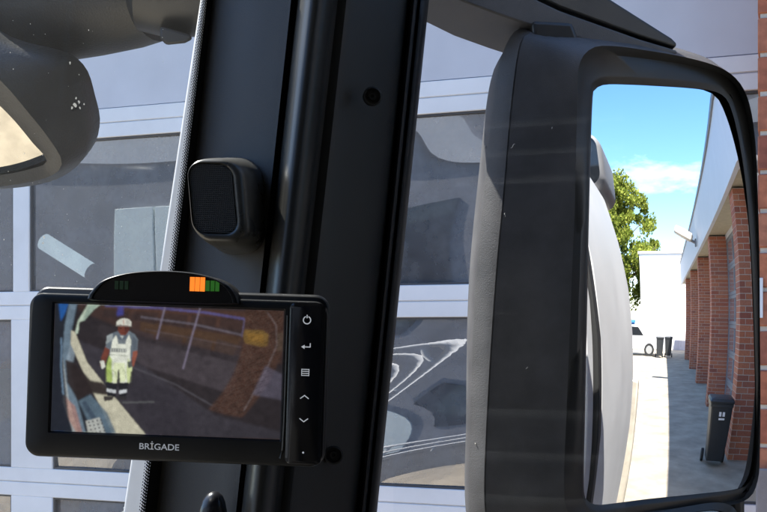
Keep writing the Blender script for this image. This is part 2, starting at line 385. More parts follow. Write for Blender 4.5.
# garage inside: floor tone is the ground; added orange shape and glowing tube stand in for pane reflections
th = Thing('added_glow_tube', at_X(67, 256, 4.3), 'added glowing white tube standing in for a slanted pale reflection in the left pane', 'lamp')
th.part(MB().tube([at_X(43, 241, 4.3), at_X(92, 272, 4.3)], .04, 14), 'tube', 'glow_tube', smooth=True)
th.part(MB().tube([at_X(40, 239, 4.3), at_X(44, 241.5, 4.3)], .042, 14).tube([at_X(91, 271.5, 4.3), at_X(95, 274, 4.3)], .042, 14), 'end_cap', 'far_grey', smooth=True)
th.part(MB().tube([at_X(43, 241, 4.3), at_X(43, 241, 4.3) + Vector((0, 0, 1.8))], .006, 6), 'wire', 'far_grey')
mo = Thing('orange_stand_in', (4.2, 3.6, 0), 'added red-orange machine shape standing in for a reddish reflection in the left pane', 'machine')
mo.part(MB().box(4.0, 5.2, 2.9, 4.3, .5, 2.28), 'body', 'rust_red', bevel=.05)
mo.part(MB().box(3.98, 4.0, 3.0, 3.6, 1.4, 1.9), 'hatch', 'far_grey', bevel=.005)
for yy in (3.1, 4.1):
    mo.part(MB().tube([(4.05, yy, .5 - .1), (4.3, yy, .4)], .4, 20), 'wheel', 'tyre')

# ================================================================== opposite side (seen only as reflections in the door panes)
ob = Thing('yard_hall', (-13, 10, 0), 'hall with pale green vertical cladding across the yard', 'building')
ob.part(MB().box(-20, -13.1, -6, 34, .004, 8.5), 'wall', 'hall_grey')
for k in range(5):
    y = 8.0 + k * .98; ob.part(MB().box(-13.1, -13.0, y, y + .93, .2, 4.6), 'panel', 'pale_panel', bevel=.01)
for y in (1.0, 3.4, 5.8): ob.part(MB().box(-13.1, -13.02, y, y + 1.5, 2.6, 4.4), 'window', 'dark_glass', bevel=.01)
ob.part(MB().box(-13.1, -13.01, -6, 34, 5.6, 6.1), 'band', 'fascia_white')  # white trim added for bright lines in the pane reflections
ob.part(MB().box(-20.2, -12.8, -6.2, 34.2, 8.502, 8.75), 'roof', 'coping')
RL = Thing('added_railing', (-8.5, 6, 0), 'unseen white railing added to reflect as pale curves in the door panes', 'railing')  # added to draw bright curved reflections in the warped lower panes
for k in range(8): RL.part(MB().tube([(-8.5, 1.2 + k * 1.3, 0), (-8.5, 1.2 + k * 1.3, 1.28)], .05, 10), 'post', 'far_white', smooth=True)
for z in (.42, .84, 1.25): RL.part(MB().tube([(-8.5, 1.0, z), (-8.5, 10.5, z)], .085, 10), 'rail', 'far_white', smooth=True)

# ================================================================== side mirror (main, convex)
MR = 1.8
Pm = px(662.5, 317, 1.06); dm = ray(662.5, 317).normalized(); Nm = (Vector((0, -1, 0)) - dm).normalized()
Sm = Pm - Nm * MR                      # centre of the convex glass
W_ = Vector((0, 1, 0))
def mring(pts, gofs, n=176):
    q = resample([Vector((a, b, 0)) for a, b in pts], n)
    return [on_plane(p.x, p.y, Pm + W_ * gofs, Nm) for p in q]
SM = Thing('side_mirror', (1.10, .15, 1.9), 'large black exterior truck mirror with tall convex glass outside side window', 'mirror')
GL = [(592, 104), (595, 90), (605, 84.5), (630, 84.5), (660, 86), (690, 88), (712, 91), (723, 96), (730, 107), (738, 137), (745, 182), (750, 240), (753, 300), (755, 370), (756, 430), (755, 462), (750, 480), (738, 489), (700, 494), (650, 499), (615, 503.5), (597, 505), (587, 500), (583.5, 485), (585, 400), (587, 300), (589, 200)]
def grow(pts, l, r, t, b):
    """push outline px out by l/r/t/b"""
    xs = [p[0] for p in pts]; ys = [p[1] for p in pts]; o = []
    for x, y in pts:
        ym = (y - 84) / (505 - 84); xl = 590 - 6 * ym; xr = 727 + 29 * min(1, ym * 2.2) if ym < .45 else 756
        fx = (x - xl) / (xr - xl); fx = min(1, max(0, fx)); fy = min(1, max(0, ym))
        o.append((x + r * fx ** 1.5 - l * (1 - fx) ** 1.5, y + b * fy ** 3 - t * (1 - fy) ** 3))
    return o
# glass: patch of a sphere, triangulated from the outline
gr = mring([(672 + (x - 672) * 1.06, 295 + (y - 295) * 1.03) for x, y in GL], 0, 120)
ce = Vector((0, 0, 0))
for p in gr: ce += p
ce /= len(gr); rs = []
K = 40
for k in range(K + 1):
    f = k / K
    if k == 0: f = .002
    ring = []
    for p in gr:
        q = ce.lerp(p, f); ring.append(Sm + (q - Sm).normalized() * MR)
    rs.append(ring)
gm = MB().rings(rs, True, True, False)
go = SM.part(gm, 'mirror_glass', 'silver', smooth=True, angle=180)
tag(go, 'convex glass reflecting blue sky, brick garage row and sunlit yard')
# housing rings: inner lip, rim, outer rim, seam, shell, front
OUT = [(577, 110), (579, 66), (592, 48), (615, 46), (645, 50), (675, 55), (705, 62), (727, 71), (742, 86), (751, 110), (756, 150), (758, 200), (759.5, 260), (760, 330), (760.5, 400), (760, 450), (758, 480), (748, 499), (720, 507), (660, 513), (610, 519), (580, 520), (567, 510), (564, 480), (567, 400), (571, 300), (575, 200)]
def on_glass(x, y, lift=.0006):
    d = ray(x, y).normalized(); oc = EYE - Sm; b_ = oc.dot(d); t_ = -b_ - math.sqrt(b_ * b_ - (oc.dot(oc) - MR * MR)); p = EYE + d * t_; return p + (p - Sm).normalized() * lift
r0 = [on_glass(p.x, p.y) for p in resample([Vector((a_, b_, 0)) for a_, b_ in GL], 176)]
def lring(pts, gl, gr_, n=176):
    q = resample([Vector((a_, b_, 0)) for a_, b_ in pts], n); o_ = []
    for p in q:
        f_ = min(1, max(0, (p.x - 585) / 165)); o_.append(on_glass(p.x, p.y, gl * (1 - f_) + gr_ * f_))
    return o_
r1 = lring(grow(GL, 4, 1.2, 5, 3), .005, .0012); r1b = lring(grow(GL, 6, 2.0, 7, 5), .006, .0014)
r2a = lring([(x * .62 + gx * .38, y * .62 + gy * .38) for (x, y), (gx, gy) in zip(OUT, grow(GL, 6, 2.0, 7, 5))], .0065, .0004)
r2 = mring(OUT, .004)
# align ring start points (all start near the left top)
SEAM = [(514, 90), (524, 37), (545, 34), (570, 36), (620, 42), (660, 48), (690, 55), (715, 64), (730, 80), (738, 110), (742, 150), (744, 200), (745, 260), (746, 330), (746, 400), (746, 450), (744, 480), (735, 499), (710, 510), (650, 518), (590, 526), (530, 532), (495, 528), (486, 505), (488, 420), (496, 290), (505, 190)]
SHL = [(489, 92), (500, 58), (522, 40), (560, 42), (610, 48), (650, 54), (680, 62), (705, 72), (718, 88), (726, 115), (730, 150), (732, 200), (733, 260), (733, 330), (733, 400), (732, 450), (728, 478), (718, 495), (695, 504), (640, 512), (580, 520), (510, 528), (474, 522), (465, 500), (467, 400), (472, 290), (480, 190)]
FR = [(530 + (x - 560) * .72 + 20, 280 + (y - 280) * .86) for x, y in SHL]
FR2 = [(560 + (x - 560) * .35 + 20, 280 + (y - 280) * .5) for x, y in SHL]
r3 = mring(SEAM, .065); r3b = mring([(x - 1.5, y) for x, y in SEAM], .068)
gro = [a.lerp(b, .5) for a, b in zip(r3, r3b)]
cen = px(610, 290, 1.12); gro = [p + (cen - p).normalized() * .006 for p in gro]
SM.part(MB().rings([r0, r1, r1b, r2a, r2]), 'bezel', 'mirror_bezel', smooth=True, angle=50)
mid = [a.lerp(b, .5) + Vector((-.004, 0, .001)) for a, b in zip(r2, r3)]
hs_ = MB().rings([r2, [a.lerp(b, .06) for a, b in zip(r2, r3)], mid, [a.lerp(b, .94) for a, b in zip(r2, r3)], r3, gro])
SM.part(hs_, 'rear_housing', 'mirror_plastic', smooth=True, angle=50)
s2 = mring(SHL, .125); s1 = [a.lerp(b, .5) + (a - cen).normalized() * .009 for a, b in zip(r3b, s2)]
s3 = mring(FR, .185); s25 = [a.lerp(b, .5) + (a - cen).normalized() * .012 for a, b in zip(s2, s3)]
SM.part(MB().rings([gro, r3b, [a.lerp(b, .08) for a, b in zip(r3b, s1)], s1, s2, s25, s3, mring(FR2, .21)], True, False, True), 'front_shell', 'mirror_plastic', smooth=True, angle=50)
# arm from the cab roof corner: two long wedges, and the neck block
def slab(pts, t0, dt, name, material, bev=.006, T=SM):
    a = [px(x, y, t0(x, y) if callable(t0) else t0) for x, y in pts]
    b = [p + VIEW * dt for p in a]
    return T.part(MB().rings([a, b], True, True, True), name, material, bevel=bev, seg=3)
tf = lambda x, y: 1.035 + (x - 460) * .00022
slab([(300, -190), (430, -120), (560, -32), (612, 0), (672, 38), (677, 43), (676, 47), (640, 36), (560, 7), (500, -22), (420, -62), (300, -120)], tf, .13, 'arm_cover', 'mirror_bezel', .009)
slab([(300, -116), (420, -58), (500, -18), (560, 10.5), (640, 39), (677, 50), (677, 54), (660, 55), (600, 44), (536, 27), (500, 15), (462, 1), (400, -30), (300, -84)], lambda x, y: tf(x, y) - .004, .12, 'arm', 'mirror_plastic', .006)
slab([(532, 20), (573, 22), (580, 42), (534, 42)], 1.04, .10, 'neck', 'mirror_bezel', .004)
# lower bracket and wide-angle mirror below
slab([(728, 484), (746, 480), (746, 560), (733, 560)], 1.165, .05, 'bracket', 'mirror_bezel', .006)
wa = [(560, 640), (566, 545), (590, 528), (640, 516), (690, 506), (722, 503), (738, 515), (744, 560), (742, 640)]
a = mring(wa, .0); b = mring(wa, .07); c_ = mring([(650 + (x - 650) * .94, 580 + (y - 580) * .90) for x, y in wa], -.004)
SM.part(MB().rings([c_, a, b], True, False, True), 'lower_housing', 'mirror_bezel', smooth=True, angle=50)
wg = MB().rings([mring([(650 + (x - 650) * .93, 580 + (y - 580) * .89) for x, y in wa], .004)], True, True)
wg.f = [tuple(range(176))]; wg.m = [0]
SM.part(wg, 'lower_glass', 'silver')
# ================================================================== front mirror, outside the windscreen, top left
Pf = px(20, 140, 1.02); Nf = Vector((-.74, -.15, -.66)).normalized()
FM = Thing('front_mirror', tuple(px(40, 90, 1.05)), 'black front mirror on thick arm outside the windscreen, upper left corner', 'mirror')
def fring(pts, ofs, n=72):
    q = resample([Vector((a, b, 0)) for a, b in pts], n); return [on_plane(p.x, p.y, Pf - Nf * ofs, Nf) for p in q]
FG = [(-70, 60), (-40, 75), (-10, 97), (12, 118), (32, 142), (47, 161), (30, 169), (0, 175), (-40, 178), (-90, 170), (-110, 120), (-95, 70)]
FO = [(-60, 42), (-25, 58), (4, 84), (28, 112), (50, 140), (62, 163), (48, 177), (5, 186), (-45, 190), (-100, 182), (-125, 120), (-105, 55)]
FB = [(-30, 20), (20, 40), (66, 52), (86, 68), (95, 95), (100, 122), (92, 148), (66, 171), (10, 180), (-70, 178), (-100, 110), (-80, 40)]
FC = [(-20, 40), (20, 52), (55, 62), (72, 78), (80, 100), (82, 120), (74, 140), (52, 155), (10, 162), (-50, 160), (-80, 110), (-60, 55)]
f0 = fring(FG, .004); f1 = fring(FO, .0); f2 = fring(FB, .065); f3 = fring(FC, .13)
fm_ = [a.lerp(b, .5) for a, b in zip(f1, f2)]; fce = px(10, 115, 1.05); fm_ = [p + (p - fce).normalized() * .006 for p in fm_]
FM.part(MB().rings([fring(FG, .012), f0, f1, fm_, f2, f3], True, False, True), 'shell', 'front_mirror_plastic', smooth=True, angle=55)
fg = fring(FG, .008); cf = Vector((0, 0, 0))
for p in fg: cf += p
cf /= len(fg); rs = []
Sf = cf - Nf * .5; rf = .5
for k in range(17):
    f = max(.01, k / 16); rs.append([Sf + (cf.lerp(p, f) - Sf).normalized() * rf - Nf * 0 for p in fg])
FM.part(MB().rings(rs, True, True, False), 'mirror_glass', 'tinted_silver', smooth=True, angle=180)
# thick arm along the windscreen top, bulging, with knuckle
def tubepx(path, n=20):
    c = [px(x, y, t) for x, y, r, t in path]; r = [r * t / FPX for x, y, r, t in path]
    return MB().tube(c, r, n)
FM.part(tubepx([(-160, 5, 55, 1.12), (-60, 8, 58, 1.11), (0, 6, 58, 1.10), (50, 4, 57, 1.09), (95, -2, 56, 1.075), (130, -6, 53, 1.06), (152, -10, 50, 1.05)], 28), 'arm', 'front_mirror_plastic', smooth=True)
FM.part(tubepx([(138, -20, 30, 1.03), (146, -16, 47, 1.03), (170, -14, 50, 1.03), (196, -14, 49, 1.03), (240, -16, 46, 1.03), (290, -24, 44, 1.03)], 28), 'knuckle', 'mirror_bezel', smooth=True)
FM.part(MB().rings([[px(x, y, 1.0) for x, y in ((160, 26), (176, 30), (190, 34), (193, 39), (185, 43), (166, 45), (160, 38))], [px(x, y, 1.03) for x, y in ((160, 26), (176, 30), (190, 34), (193, 39), (185, 43), (166, 45), (160, 38))]], True, True, True), 'flange', 'rubber', bevel=.003)
FM.part(tubepx([(-40, 40, 24, 1.08), (-5, 60, 26, 1.07), (25, 90, 22, 1.07)], 16), 'neck', 'front_mirror_plastic', smooth=True)

# ================================================================== the truck we sit in
T = Thing('truck', (0, 0, 0), 'white truck whose dark cab interior and right side frame the view', 'truck')
def loft(top, bot, y0=-360, y1=1150):
    """strip between image rows 0 (top) and 512 (bottom), each a list of (x, depth), continued along straight lines"""
    r = []
    for k in (y0, y1):
        row = []
        for (xa, ta), (xb, tb) in zip(top, bot):
            A, Bq = px(xa, 0, ta), px(xb, 512, tb); row.append(A.lerp(Bq, k / 512))
        r.append(row)
    return r
def strip(name, material, top, bot, smooth=True, angle=35, y0=-360, y1=1150, n=1):
    top = list(top); bot = list(bot)
    r = loft(top, bot, y0, y1)
    rows = [[a.lerp(b, k / 8) for a, b in zip(r[0], r[1])] for k in range(9)]
    return T.part(MB().rings(rows, False), name, material, smooth=smooth, angle=angle, fix=False)
def curve(pts, n):
    return [(p.x, p.y) for p in resample([Vector((x, t * 1000, 0)) for x, t in pts], n, False)]
def cs(pts, n=40): return [(x, t / 1000) for x, t in curve(pts, n)]
# inner panel from the windscreen edge to the groove
top = cs([(206, .93), (208, .90), (214, .885), (225, .878), (255, .862), (280, .852), (291, .848)], 24)
bot = cs([(148, .90), (150, .87), (156, .855), (168, .848), (205, .832), (225, .822), (236, .818)], 24)
strip('pillar_trim', 'pillar_plastic', top, bot)
# groove and rounded grab ridge
top = cs([(291, .848), (293, .865), (296, .866), (299, .845), (304, .828), (312, .820), (322, .823), (329, .836), (333, .855)], 40)
bot = cs([(236, .818), (237.5, .834), (240, .835), (242, .815), (246, .798), (254, .790), (264, .793), (271, .806), (275, .825)], 40)
strip('pillar_ridge', 'ridge_plastic', top, bot, angle=60)
# outer panel
top = cs([(333, .855), (337, .862), (345, .862), (352, .868), (375, .898), (396, .930), (405, .946), (408, .955)], 30)
bot = cs([(275, .825), (279, .832), (287, .832), (294, .838), (318, .868), (345, .905), (353, .92), (356, .93)], 30)
strip('pillar_cover', 'pillar_black', top, bot)
# window seals
top = cs([(408, .955), (409, .965), (411, .966), (412, .95), (417, .952), (418, .967), (420, .968), (421, .955), (427, .965), (429, 1.0)], 40)
bot = cs([(356, .93), (357, .94), (359, .941), (360, .925), (365, .927), (366, .942), (368, .943), (369, .93), (375, .94), (377, .975)], 40)
strip('window_seal', 'rubber', top, bot, angle=60)
# screws in recesses on the pillar cover
for (x, y, t) in ((372, 97, .881), (333, 455, .876)):
    c = px(x, y, t); n = Vector((-.86, -.5, .05)).normalized(); a = n.cross(UP).normalized(); b = n.cross(a); r = 9.5 * t / FPX
    def circ(rad, o): return [c + n * o + (a * math.cos(q * math.pi / 12) + b * math.sin(q * math.pi / 12)) * rad for q in range(24)]
    T.part(MB().rings([circ(r, 0.0), circ(r, .004), circ(r * .82, .0045), circ(r * .74, .001), circ(r * .42, .001), circ(r * .40, .003), circ(r * .18, .0032), circ(r * .12, .0015)], True, False, True), 'screw', 'pillar_black', smooth=True, angle=40)
# windscreen: raked flat sheet whose right edge runs along the pillar
def ws_y(z): return .455 - .06 * (z - 2.05)
WN = Vector((0, 1, .06)).normalized(); WP = Vector((0, .455, 2.05))
eA, eB = on_plane(209, 0, WP, WN), on_plane(147, 512, WP, WN)
def edge(z, off=0):
    f = (z - eA.z) / (eB.z - eA.z); p = eA.lerp(eB, f); return Vector((p.x + off, p.y, p.z))
Z0, Z1 = 1.45, 2.80
wl = [Vector((-1.35, ws_y(Z0), Z0)), Vector((-1.35, ws_y(Z1), Z1))]
wsv = MB().add([wl[0], edge(Z0), edge(Z1), wl[1]], [(0, 1, 2, 3)])
T.part(wsv, 'windscreen', 'windscreen_glass', fix=False)
# dotted ceramic frit along the glass edge (printed dots as small discs, then a solid band)
o_in = Vector((0, -.0015, 0))
fb = MB().add([edge(Z0, -.006) + o_in, edge(Z0, .03) + o_in, edge(Z1, .03) + o_in, edge(Z1, -.006) + o_in], [(0, 1, 2, 3)])
T.part(fb, 'frit_band', 'rubber', fix=False)
fd = MB(); sp = .0023; k = 0; z = 1.85
while z < 2.42:
    for j in range(4):
        r = sp * (.60, .48, .38, .28)[j]
        c = edge(z, -.006 - sp * .55 - j * sp * .87) + o_in + Vector((0, 0, sp * .5 * (j % 2)))
        fd.add([c + Vector((r * math.cos(q * math.pi / 4), 0, r * math.sin(q * math.pi / 4))) for q in range(8)], [tuple(range(8))])
    z += sp
tag(T.part(fd, 'frit_dots', 'rubber', fix=False), kind='stuff')
# white corner deflector outside, seen as a pale strip beyond the windscreen edge
def cst(name, material, top, bot, dv, y0=-360, y1=1150):
    r = loft(top, bot, y0, y1); q = [[a, b] for a, b in zip(r[0], r[1])]
    ring0 = [r[0][0], r[0][1], r[0][1] + Vector(dv), r[0][0] + Vector(dv)]; ring1 = [r[1][0], r[1][1], r[1][1] + Vector(dv), r[1][0] + Vector(dv)]
    return T.part(MB().rings([ring0, ring1], True, True, True), name, material, bevel=.003)
cst('corner_deflector', 'white_paint', [(199, .99), (240, .99)], [(122, .95), (190, .95)], (.04, .0, 0))
# right flank of the cab: section profile X(z), measured from its outline in the mirror
PROF = [(.62, .98), (.9, .99), (1.3, .993), (1.58, .996), (1.70, 1.001), (1.84, 1.003), (2.03, .990), (2.11, .983), (2.25, .955), (2.39, .917), (2.55, .84), (2.72, .74), (2.86, .66), (2.93, .55)]
def profx(z):
    for (a, xa), (b, xb) in zip(PROF, PROF[1:]):
        if a <= z <= b: return xa + (xb - xa) * (z - a) / (b - a)
    return PROF[0][1] if z < PROF[0][0] else PROF[-1][1]
def flank(y0, y1, z0, z1, name, material, off=0, n=14, m=1, rear=0):
    zs = [z0 + (z1 - z0) * i / n for i in range(n + 1)]
    o = [[Vector((profx(z) + off, y, z)) for z in zs] for y in (y0, y1)]; i_ = [[Vector((profx(z) + off - .028, y, z)) for z in zs] for y in (y0, y1)]
    ring0 = o[0] + i_[0][::-1]; ring1 = o[1] + i_[1][::-1]
    rr = [ring0, ring1]
    return T.part(MB().rings(rr, True, True, True), name, material, bevel=.0022)
flank(-.92, -.50, .62, 2.40, 'cab_rear_panel', 'white_paint')
flank(-.495, -.145, .62, 2.40, 'door_rear_panel', 'white_paint', .003)
flank(-.499, -.496, .62, 2.39, 'panel_gap', 'rubber', .001)
T.part(MB().tube([(.998, -.40, 1.62), (1.02, -.40, 1.62), (1.02, -.25, 1.62), (.998, -.25, 1.62)], .012, 8), 'door_handle', 'rubber', smooth=True)
flank(-.112, .50, .62, 1.70, 'door_panel', 'white_paint')
flank(-.55, .46, 2.61, 2.86, 'roof_side', 'white_paint')
flank(-.144, -.113, .62, 2.60, 'door_gap', 'rubber', .003)
flank(-.112, -.06, 1.702, 2.608, 'window_post', 'white_paint', -.006)
flank(-.55, -.145, 2.402, 2.608, 'upper_panel', 'white_paint', -.02)
T.part(MB().box(.66, .69, -.9, -.5, 2.3, 2.815), 'leak_blocker', 'pillar_plastic')  # unseen box added to block light leaking in behind the camera
# grey pod with a dark lens high on the cab's rear corner
def pod(y, sx, sz): return [(.872 + a * sx * .95, y, 2.50 + b * sz * .92) for a, b in rrect(-.075, .058, -.095, .09, .045, 6)]
T.part(MB().rings([pod(-.845, .80, .82), pod(-.86, .94, .95), pod(-.90, 1, 1), pod(-1.2, .95, .95)], True, False, True), 'corner_pod', 'pod_grey', smooth=True, angle=50)
T.part(MB().rings([pod(-.85, .82, .84)], True, True), 'pod_lens', 'dark_glass')
# side window glass and its sill
zs = [1.72 + i * .09 for i in range(11)]
T.part(MB().rings([[Vector((min(.965, profx(z)) - .02 - .03 * max(0, z - 2.1), y, z)) for z in zs] for y in (-.07, .34)], False), 'side_window', 'side_glass', smooth=True, fix=False)
# cab shell inside: roof lining, rear wall, left side, floor, dashboard, door card
T.part(MB().box(-1.45, .66, -.92, .44, 2.82, 2.86), 'roof_lining', 'headliner')
T.part(MB().box(-1.45, .90, -.93, -.87, .9, 2.36).box(-1.45, .69, -.93, -.87, 2.36, 2.81), 'rear_wall', 'pillar_plastic')
T.part(MB().box(-1.47, -1.43, -.86, .46, .9, 2.81), 'left_side', 'pillar_plastic')
T.part(MB().box(-1.42, .95, -.86, .46, .86, .90), 'floor', 'pillar_black')
T.part(MB().prism([(-1.42, .46, .9), (-1.42, .22, 1.0), (-1.42, .16, 1.45), (-1.42, .24, 1.52), (-1.42, .465, 1.50)], (2.34, 0, 0)), 'dashboard', 'pillar_plastic', bevel=.02)
T.part(MB().box(.90, .945, -.5, .20, .92, 1.70), 'door_card', 'pillar_plastic', bevel=.02)
T.part(MB().box(-1.45, .98, .47, .52, .7, 1.45), 'front_panel', 'white_paint', bevel=.02)
T.part(MB().box(-1.45, .85, .40, .47, 2.70, 2.82), 'roof_header', 'pillar_plastic', bevel=.01)
T.part(MB().box(-1.45, .62, -.93, .46, 2.862, 2.93), 'roof', 'white_paint', bevel=.02)
# grab handle top at the bottom edge of the view
T.part(tubepx([(210, 700, 15, .80), (211, 600, 15.5, .80), (212, 530, 15, .80), (213, 510, 14, .80), (214, 501, 11.5, .80), (215, 495, 8, .80), (215.5, 491.5, 3, .80)], 18), 'grab_handle', 'handle_gloss', smooth=True)
# load body behind the cab, skirt rail and wheels
T.part(MB().box(-1.35, .45, -7.2, -1.15, 1.05, 2.45), 'load_body', 'white_paint', bevel=.03)
T.part(MB().prism([(.80, -2.55, .45), (.945, -2.55, .45), (.95, -2.5, 1.2), (.945, -2.45, 1.72), (.86, -2.45, 1.74), (.82, -2.5, 1.2)], (0, -.10, 0)), 'body_corner_post', 'guard', bevel=.012)
T.part(MB().box(.62, .68, -6.9, -2.66, .62, .72), 'side_rail', 'guard', bevel=.008)
for y in (-.35, -4.6, -5.9):
    w = T.part(MB().tube([(.36, y, .5), (.40, y, .5), (.60, y, .5), (.64, y, .5)], [.44, .5, .5, .44], 32), 'wheel', 'tyre', smooth=True)
    T.part(MB().tube([(.62, y, .5), (.645, y, .5)], [.29, .27], 24), 'rim', 'rim', w, smooth=True)

# ================================================================== tweeter on the pillar
def pxw(x, y, t): return px(x, y, t)
SP = Thing('tweeter_speaker', tuple(px(225, 205, .85)), 'small rounded speaker with black mesh grille on the windscreen pillar', 'speaker')
def sring(cx, cy, hw, hh, r, t, sh=0, tl=0, tilt=0):
    q = []
    for x, y in rrect(-hw, hw, -hh, hh, r, 8):
        q.append(px(cx + x + sh * (-y), cy - y + tl * x, t + tilt * x))
    return q
SP.part(MB().rings([sring(236, 206, 30, 49, 24, .868, .06), sring(236, 206, 30, 48.5, 24, .848, .06), sring(234, 205.5, 29.6, 47.5, 23, .830, .06, .02), sring(229.5, 204, 29.2, 46, 21.5, .814, .06, .03), sring(224, 202.3, 28.6, 44, 20, .803, .06, .03), sring(219, 200.8, 27.7, 42, 20, .796, .07, .03), sring(215.5, 199.6, 26, 39.6, 18, .7925, .08, .03), sring(213.7, 199, 23.8, 36.9, 15.5, .7918, .09, .03), sring(212.9, 198.6, 22.2, 35.2, 14, .7935, .09, .03), sring(212.7, 198.5, 21.5, 34.5, 13, .7968, .09, .03)], True, True, False), 'housing', 'speaker_metal', smooth=True, angle=70)
SP.part(MB().rings([sring(212.7, 198.5, 22, 35, 13, .7965, .09, .03)], True, True), 'grille_backing', 'rubber')
gm = MB()
# perforated grille: thin raised bars in two directions
for k in range(34):
    y = -33.5 + k * 67 / 33; hw = 21.3 - max(0, abs(y) - 25) * .62
    gm.rings([[px(212.7 + s * hw + .09 * (-y), 198.5 - y + .03 * s * hw + dy, .7945 - (.0010 if k2 == 0 else 0)) for s in (-1, 1)] for k2, dy in ((1, -.55), (0, -.3), (0, .3), (1, .55))], False)
for k in range(23):
    x = -20.6 + k * 41.2 / 22; hh = 33.8 - max(0, abs(x) - 12.5) * .62
    gm.rings([[px(212.7 + x + dx + .09 * (-s * hh), 198.5 - s * hh + .03 * x, .7946 - (.0010 if k2 == 0 else 0)) for s in (-1, 1)] for k2, dx in ((1, -.5), (0, -.28), (0, .28), (1, .5))], False)
SP.part(gm, 'grille', 'grille', smooth=False)

# ================================================================== monitor
MT = .70; U = MT / FPX; ROLL = R_(1.9)
MC = px(175.5, 378, MT)
MX = RIGHT * math.cos(ROLL) - UP * math.sin(ROLL); MY = UP * math.cos(ROLL) + RIGHT * math.sin(ROLL); MZ = -VIEW
# small yaw so that the right end is a little nearer
yaw = R_(3.0); MX = (MX * math.cos(yaw) + MZ * math.sin(yaw)).normalized(); MZ = MX.cross(MY).normalized()
def ml(a, b, c=0): return MC + MX * (a * U) + MY * (b * U) + MZ * (c * U)
MO = Thing('monitor', tuple(px(175, 460, .72)), 'black camera monitor on the pillar showing person beside the truck', 'monitor')
def mr_(x0, x1, y0, y1, r, c, n=8): return [ml(a, b, c) for a, b in rrect(x0, x1, y0, y1, r, n)]
# housing: front bezel with rounded edge, deeper rear shell peeping out at the top
MO.part(MB().rings([mr_(-137, 136, -70, 72, 12, -40), mr_(-147, 149, -80, 82, 14, -30), mr_(-150.5, 151.5, -84, 88, 15, -14), mr_(-149.5, 150.5, -83, 87.2, 14.5, -10.5), mr_(-148, 149, -82, 85, 14, -8)], True, True, True), 'rear_shell', 'monitor_plastic', smooth=True, angle=50)
fr = [mr_(-150, 150, -83, 80, 13, -7.9), mr_(-151, 151, -84, 81, 14, -2), mr_(-150, 150, -83, 80, 13.5, 1.5), mr_(-147, 147, -80.5, 77.5, 12, 3)]
SX0, SX1, SY0, SY1 = -125.5, 107.5, -58, 71
hole = mr_(SX0 - 1.5, SX1 + 1.5, SY0 - 1.5, SY1 + 1.5, 1.5, 3); hole2 = mr_(SX0, SX1, SY0, SY1, .8, .6); hole3 = mr_(SX0, SX1, SY0, SY1, .8, -1.5)
MO.part(MB().rings(fr + [hole, hole2, hole3]), 'bezel', 'monitor_plastic', smooth=True, angle=30)
# raised key strip to the right with a bright moulded edge
MO.part(MB().rings([mr_(113, 149, -81, 79, 6, 2.5), mr_(113.5, 149, -81, 79, 6, 5), mr_(116, 147, -78.5, 76.5, 5, 6.2)], True, False, True), 'key_strip', 'monitor_gloss', smooth=True, angle=40)
MO.part(MB().tube([ml(111.2, 66, 3), ml(111.4, 40, 3.6), ml(111.4, -40, 3.6), ml(110.6, -68, 3.4), ml(108, -76, 3)], 1.2 * U, 10), 'key_strip_edge', 'speaker_metal', smooth=True)
# key symbols
zc = 6.6
def arc(cx, cy, r, a0, a1, w, n=20):
    m = MB(); ri = [ml(cx + (r - w) * math.cos(R_(a0 + (a1 - a0) * k / n)), cy + (r - w) * math.sin(R_(a0 + (a1 - a0) * k / n)), zc) for k in range(n + 1)]
    ro = [ml(cx + r * math.cos(R_(a0 + (a1 - a0) * k / n)), cy + r * math.sin(R_(a0 + (a1 - a0) * k / n)), zc) for k in range(n + 1)]
    return m.rings([ri, ro], False)
def seg(m, pts, w):
    for (xa, ya), (xb, yb) in zip(pts, pts[1:]):
        d = Vector((xb - xa, yb - ya)); d.normalize(); n = Vector((-d.y, d.x)) * w / 2; e = d * w * .3
        m.add([ml(xa - e.x + n.x, ya - e.y + n.y, zc), ml(xb + e.x + n.x, yb + e.y + n.y, zc), ml(xb + e.x - n.x, yb + e.y - n.y, zc), ml(xa - e.x - n.x, ya - e.y - n.y, zc)], [(0, 1, 2, 3)])
    return m
KX = 131
pw = arc(KX, 62, 4.2, 110, 430, 1.1); seg(pw, [(KX, 62 + 2.2), (KX, 62 + 5)], 1.0); MO.part(pw, 'power_symbol', 'icon', fix=False)
MO.part(seg(MB(), [(KX + 4, 39), (KX + 4, 35.5), (KX - 4, 35.5)], 1.0).add([ml(KX - 5, 35.5, zc), ml(KX - 1.5, 37.6, zc), ml(KX - 1.5, 33.4, zc)], [(0, 1, 2)]), 'return_symbol', 'icon', fix=False)
m = MB()
for q in range(4): seg(m, [(KX - 3.6, 7.3 + q * 2.0), (KX + 3.6, 7.3 + q * 2.0)], .8)
seg(m, [(KX - 3.6, 7), (KX - 3.6, 13.6)], .7); seg(m, [(KX + 3.6, 7), (KX + 3.6, 13.6)], .7)
MO.part(m, 'menu_symbol', 'icon', fix=False)
MO.part(seg(MB(), [(KX - 4, -15.5), (KX, -12.5), (KX + 4, -15.5)], 1.0), 'up_symbol', 'icon', fix=False)
MO.part(seg(MB(), [(KX - 4, -35.5), (KX, -38.5), (KX + 4, -35.5)], 1.0), 'down_symbol', 'icon', fix=False)
MO.part(arc(KX + .5, -69, 1.0, 0, 360, .95), 'indicator', 'icon', fix=False)
